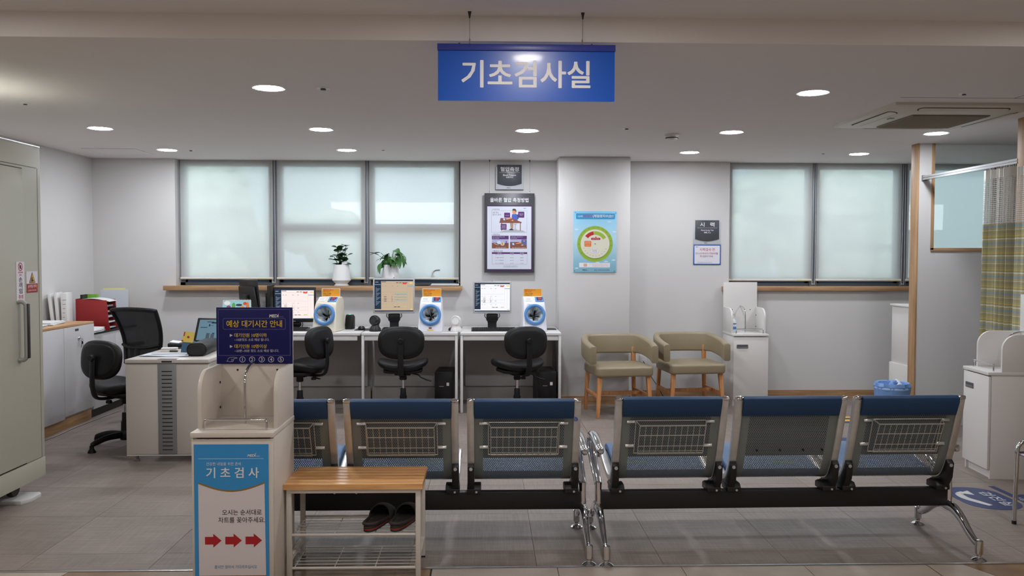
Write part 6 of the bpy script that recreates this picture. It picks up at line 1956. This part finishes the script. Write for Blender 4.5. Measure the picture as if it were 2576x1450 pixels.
def stripes():
    m = bpy.data.materials.new('striped_curtain_cloth')
    m.use_nodes = True
    nt = m.node_tree
    p = nt.nodes['Principled BSDF']
    p.inputs['Roughness'].default_value = .85
    uv = nt.nodes.new('ShaderNodeUVMap'); uv.uv_map = 'UVMap'
    sp = nt.nodes.new('ShaderNodeSeparateXYZ')
    nt.links.new(uv.outputs[0], sp.inputs[0])
    fr = math_node(nt, 'FRACT', math_node(nt, 'DIVIDE', sp.outputs[1], .127))
    r = nt.nodes.new('ShaderNodeValToRGB')
    r.color_ramp.interpolation = 'CONSTANT'
    ol, ol2, wh, bl, ye = (164, 158, 120), (172, 165, 128), (206, 206, 190), (146, 160, 164), (198, 180, 108)
    seq = [(0, ol), (.10, wh), (.13, ol2), (.28, bl), (.42, ol2), (.55, wh), (.63, ol), (.72, ye), (.79, ol2), (.92, ol)]
    r.color_ramp.elements[0].color = (*lin(seq[0][1]), 1)
    r.color_ramp.elements[1].position = seq[1][0]; r.color_ramp.elements[1].color = (*lin(seq[1][1]), 1)
    for q, c in seq[2:]:
        e = r.color_ramp.elements.new(q); e.color = (*lin(c), 1)
    nt.links.new(fr, r.inputs['Fac'])
    nt.links.new(r.outputs['Color'], p.inputs['Base Color'])
    return m
def net():
    m = bpy.data.materials.new('white_curtain_net')
    m.use_nodes = True
    nt = m.node_tree
    p = nt.nodes['Principled BSDF']
    p.inputs['Base Color'].default_value = (*lin((222, 220, 214)), 1)
    p.inputs['Roughness'].default_value = .8
    uv = nt.nodes.new('ShaderNodeUVMap'); uv.uv_map = 'UVMap'
    sp = nt.nodes.new('ShaderNodeSeparateXYZ')
    nt.links.new(uv.outputs[0], sp.inputs[0])
    h = [math_node(nt, 'GREATER_THAN', math_node(nt, 'FRACT', math_node(nt, 'DIVIDE', sp.outputs[k], s)), .34) for k, s in ((0, .0115), (1, .0150))]
    a = math_node(nt, 'SUBTRACT', 1.0, math_node(nt, 'MULTIPLY', h[0], h[1]))
    nt.links.new(a, p.inputs['Alpha'])
    return m
M_STRIPE, M_NET = stripes(), net()
M_HEAD = mat('curtain_heading', (216, 213, 206), .8)
def curtain(label, loc, length, along, amp, n_folds, z_top, z_head, z_net, z_bot, gather=1.0):
    """Pleated cloth along x or y from loc; heading tape, net band, striped body."""
    t = thing('curtain', label, 'curtain', loc, 0, 'striped bay curtains')
    def sheet(z0, z1, a0, a1):
        def fn(s, q):
            z = z1 + (z0 - z1) * q
            f = (z_top - z) / (z_top - z_bot)
            am = amp * (a0 + (a1 - a0) * q) * (1 + .25 * math.sin(s * 5 + 1))
            w = am * math.sin(2 * PI * n_folds * s + .5 * math.sin(s * 4) + .25 * f * 3) + .35 * am * math.sin(2 * PI * n_folds * 2.3 * s + 1)
            l = s * length * (1 + .07 * f)
            return (w, l, z) if along == 'y' else (l, w, z)
        nu = int(n_folds * 14)
        return MB().grid(fn, nu, 10, lambda s, q: (s * length * gather, 3 + z1 + (z0 - z1) * q))
    sheet(z_head, z_top, .8, .8).build('heading', M_HEAD, t)
    sheet(z_net, z_head, .8, 1).build('net_band', M_NET, t)
    sheet(z_bot, z_net, 1, 1.15).build('striped_cloth', M_STRIPE, t)
    return t
curtain('striped olive bay curtain with a white net top, gathered on the rail', (3.884, 6.115, 0), .400, 'y', .026, 5, 2.182, 2.112, 1.764, .30, 2.0)
curtain('striped olive bay curtain hanging against the timber post', (3.848, 5.60, 0), .46, 'y', .007, 6, 2.165, 2.10, 1.76, .36, 1.4)

# ---- floor stickers
M_FBLUE = mat('floor_sticker_blue', (32, 52, 100), .4)
M_FWHT = mat('floor_sticker_white', (206, 206, 208), .45)
M_FYEL = mat('floor_sticker_yellow', (226, 172, 50), .45)
t = thing('floor_sticker', 'round blue floor sticker with a white curved arrow beside the bench end', 'floor sticker', (3.10, 5.16, 0), 0, 'blue floor stickers')
MB().prism(rrect(.34, .50, .16, 10), 0, .0012, 'z').build('base_sheet', M_FBLUE, t)
mapf = lambda x, d, z: (z, -x, .0018 - d)
put_text(MB(), '검진실', .015, .045, .075, 0, bold=.02, width=.30, mapf=mapf).build('lettering', M_FWHT, t, smooth=False)
ar = MB()
pts = smooth_path([(-.04, -.16, 0), (-.075, -.08, 0), (-.105, 0, 0), (-.095, .09, 0), (-.045, .135, 0)], 5)
for i in range(len(pts) - 1):
    a, b = pts[i], pts[i + 1]
    wa, wb = (.022 * math.sin(PI * min(1, .25 + .75 * k / (len(pts) - 1)) * .8) + .004 for k in (i, i + 1))
    na = Vector((-(b - a).y, (b - a).x, 0)).normalized()
    ar.add([tuple(a + na * wa)[:2] + (.0018,), tuple(a - na * wa)[:2] + (.0018,), tuple(b - na * wb)[:2] + (.0018,), tuple(b + na * wb)[:2] + (.0018,)], [(0, 1, 2, 3)])
ar.build('arrow_tail', M_FWHT, t, smooth=False)
MB().add([(-.085, .115, .0019), (.0, .165, .0019), (-.01, .065, .0019)], [(0, 1, 2)]).build('arrow_head', M_FWHT, t, smooth=False)
t = thing('floor_sticker', 'long blue floor stripe sticker with a cross bar near the chrome chair', 'floor sticker', (3.36, 5.13, 0), 0, 'blue floor stickers')
MB().box(-.06, -.02, -.30, .30, 0, .0012).build('stripe', M_FBLUE, t)
MB().box(-.02, .40, .0, .10, 0, .0012).build('cross_bar', M_FBLUE, t)
put_text(MB(), '신장', .0, .0, .04, 0, bold=.01, width=.08, mapf=lambda x, d, z: (z - .05, -x, .0018 - d)).build('lettering', M_FWHT, t, smooth=False)
t = thing('floor_sticker', 'blue and yellow floor sticker seen between the last two bench seats', 'floor sticker', (3.36, 7.78, 0), 0, 'blue floor stickers')
for k, (y0, y1, m_) in enumerate(((-.22, -.14, M_FBLUE), (-.14, -.05, M_FYEL), (-.05, .02, M_FBLUE), (.02, .10, M_FYEL), (.10, .20, M_FBLUE))):
    MB().box(-.30, .12 - .05 * abs(k - 2), y0, y1 - .002, 0, .0012).build('band', m_, t)
t = thing('floor_sticker', 'plain blue stripe sticker seen just behind the last bench seats', 'floor sticker', (2.94, 6.88, 0), 0, 'blue floor stickers')
MB().box(-.25, .30, -.055, .055, 0, .0012).build('stripe', M_FBLUE, t)
MB().box(.302, .36, -.055, .20, 0, .0012).build('stripe_return', M_FBLUE, t)

# ---- chrome chair at the right edge
t = thing('chrome_chair', 'chrome tube chair cut off at the right edge of the photo', 'chair', (2.98, 4.65, 0))
for y in (0, -.40):
    lp = [(0, y, .016), (.004, y, .20), (.008, y, .40), (.012, y, .440), (.03, y, .462), (.06, y, .468), (.40, y, .468), (.44, y, .455), (.455, y, .42), (.465, y, .016)]
    l_ = MB().tube(lp, .0115, 12).build('leg_loop', M_CHROME, t)
    for x in (0, .465):
        MB().cyl((x, y, 0), (x, y, .02), .0125, 12).build('foot_cap', M_BLACK, l_)
MB().tube([(.02, 0, .40), (.02, -.40, .40)], .009, 10).build('cross_tube', M_CHROME, t)
MB().tube([(.44, 0, .40), (.44, -.40, .40)], .009, 10).build('cross_tube', M_CHROME, t)
MB().tube([(.012, 0, .405), (.455, 0, .405)], .009, 10).build('side_tube', M_CHROME, t)
MB().prism(rrect(.40, .44, .04, 5, .245, -.20), .48, .525, 'z').build('seat', M_PADS, t, bevel=.012, seg=3)
for y in (-.02, -.38):
    MB().tube(smooth_path([(.43, y, .468), (.47, y, .52), (.49, y, .65), (.52, y, .82)], 5), .0105, 10).build('back_tube', M_CHROME, t)
MB().prism(rrect(.40, .28, .04, 5, -.20, .70), .495, .535, 'x').build('backrest', M_PADS, t, bevel=.01, seg=3)
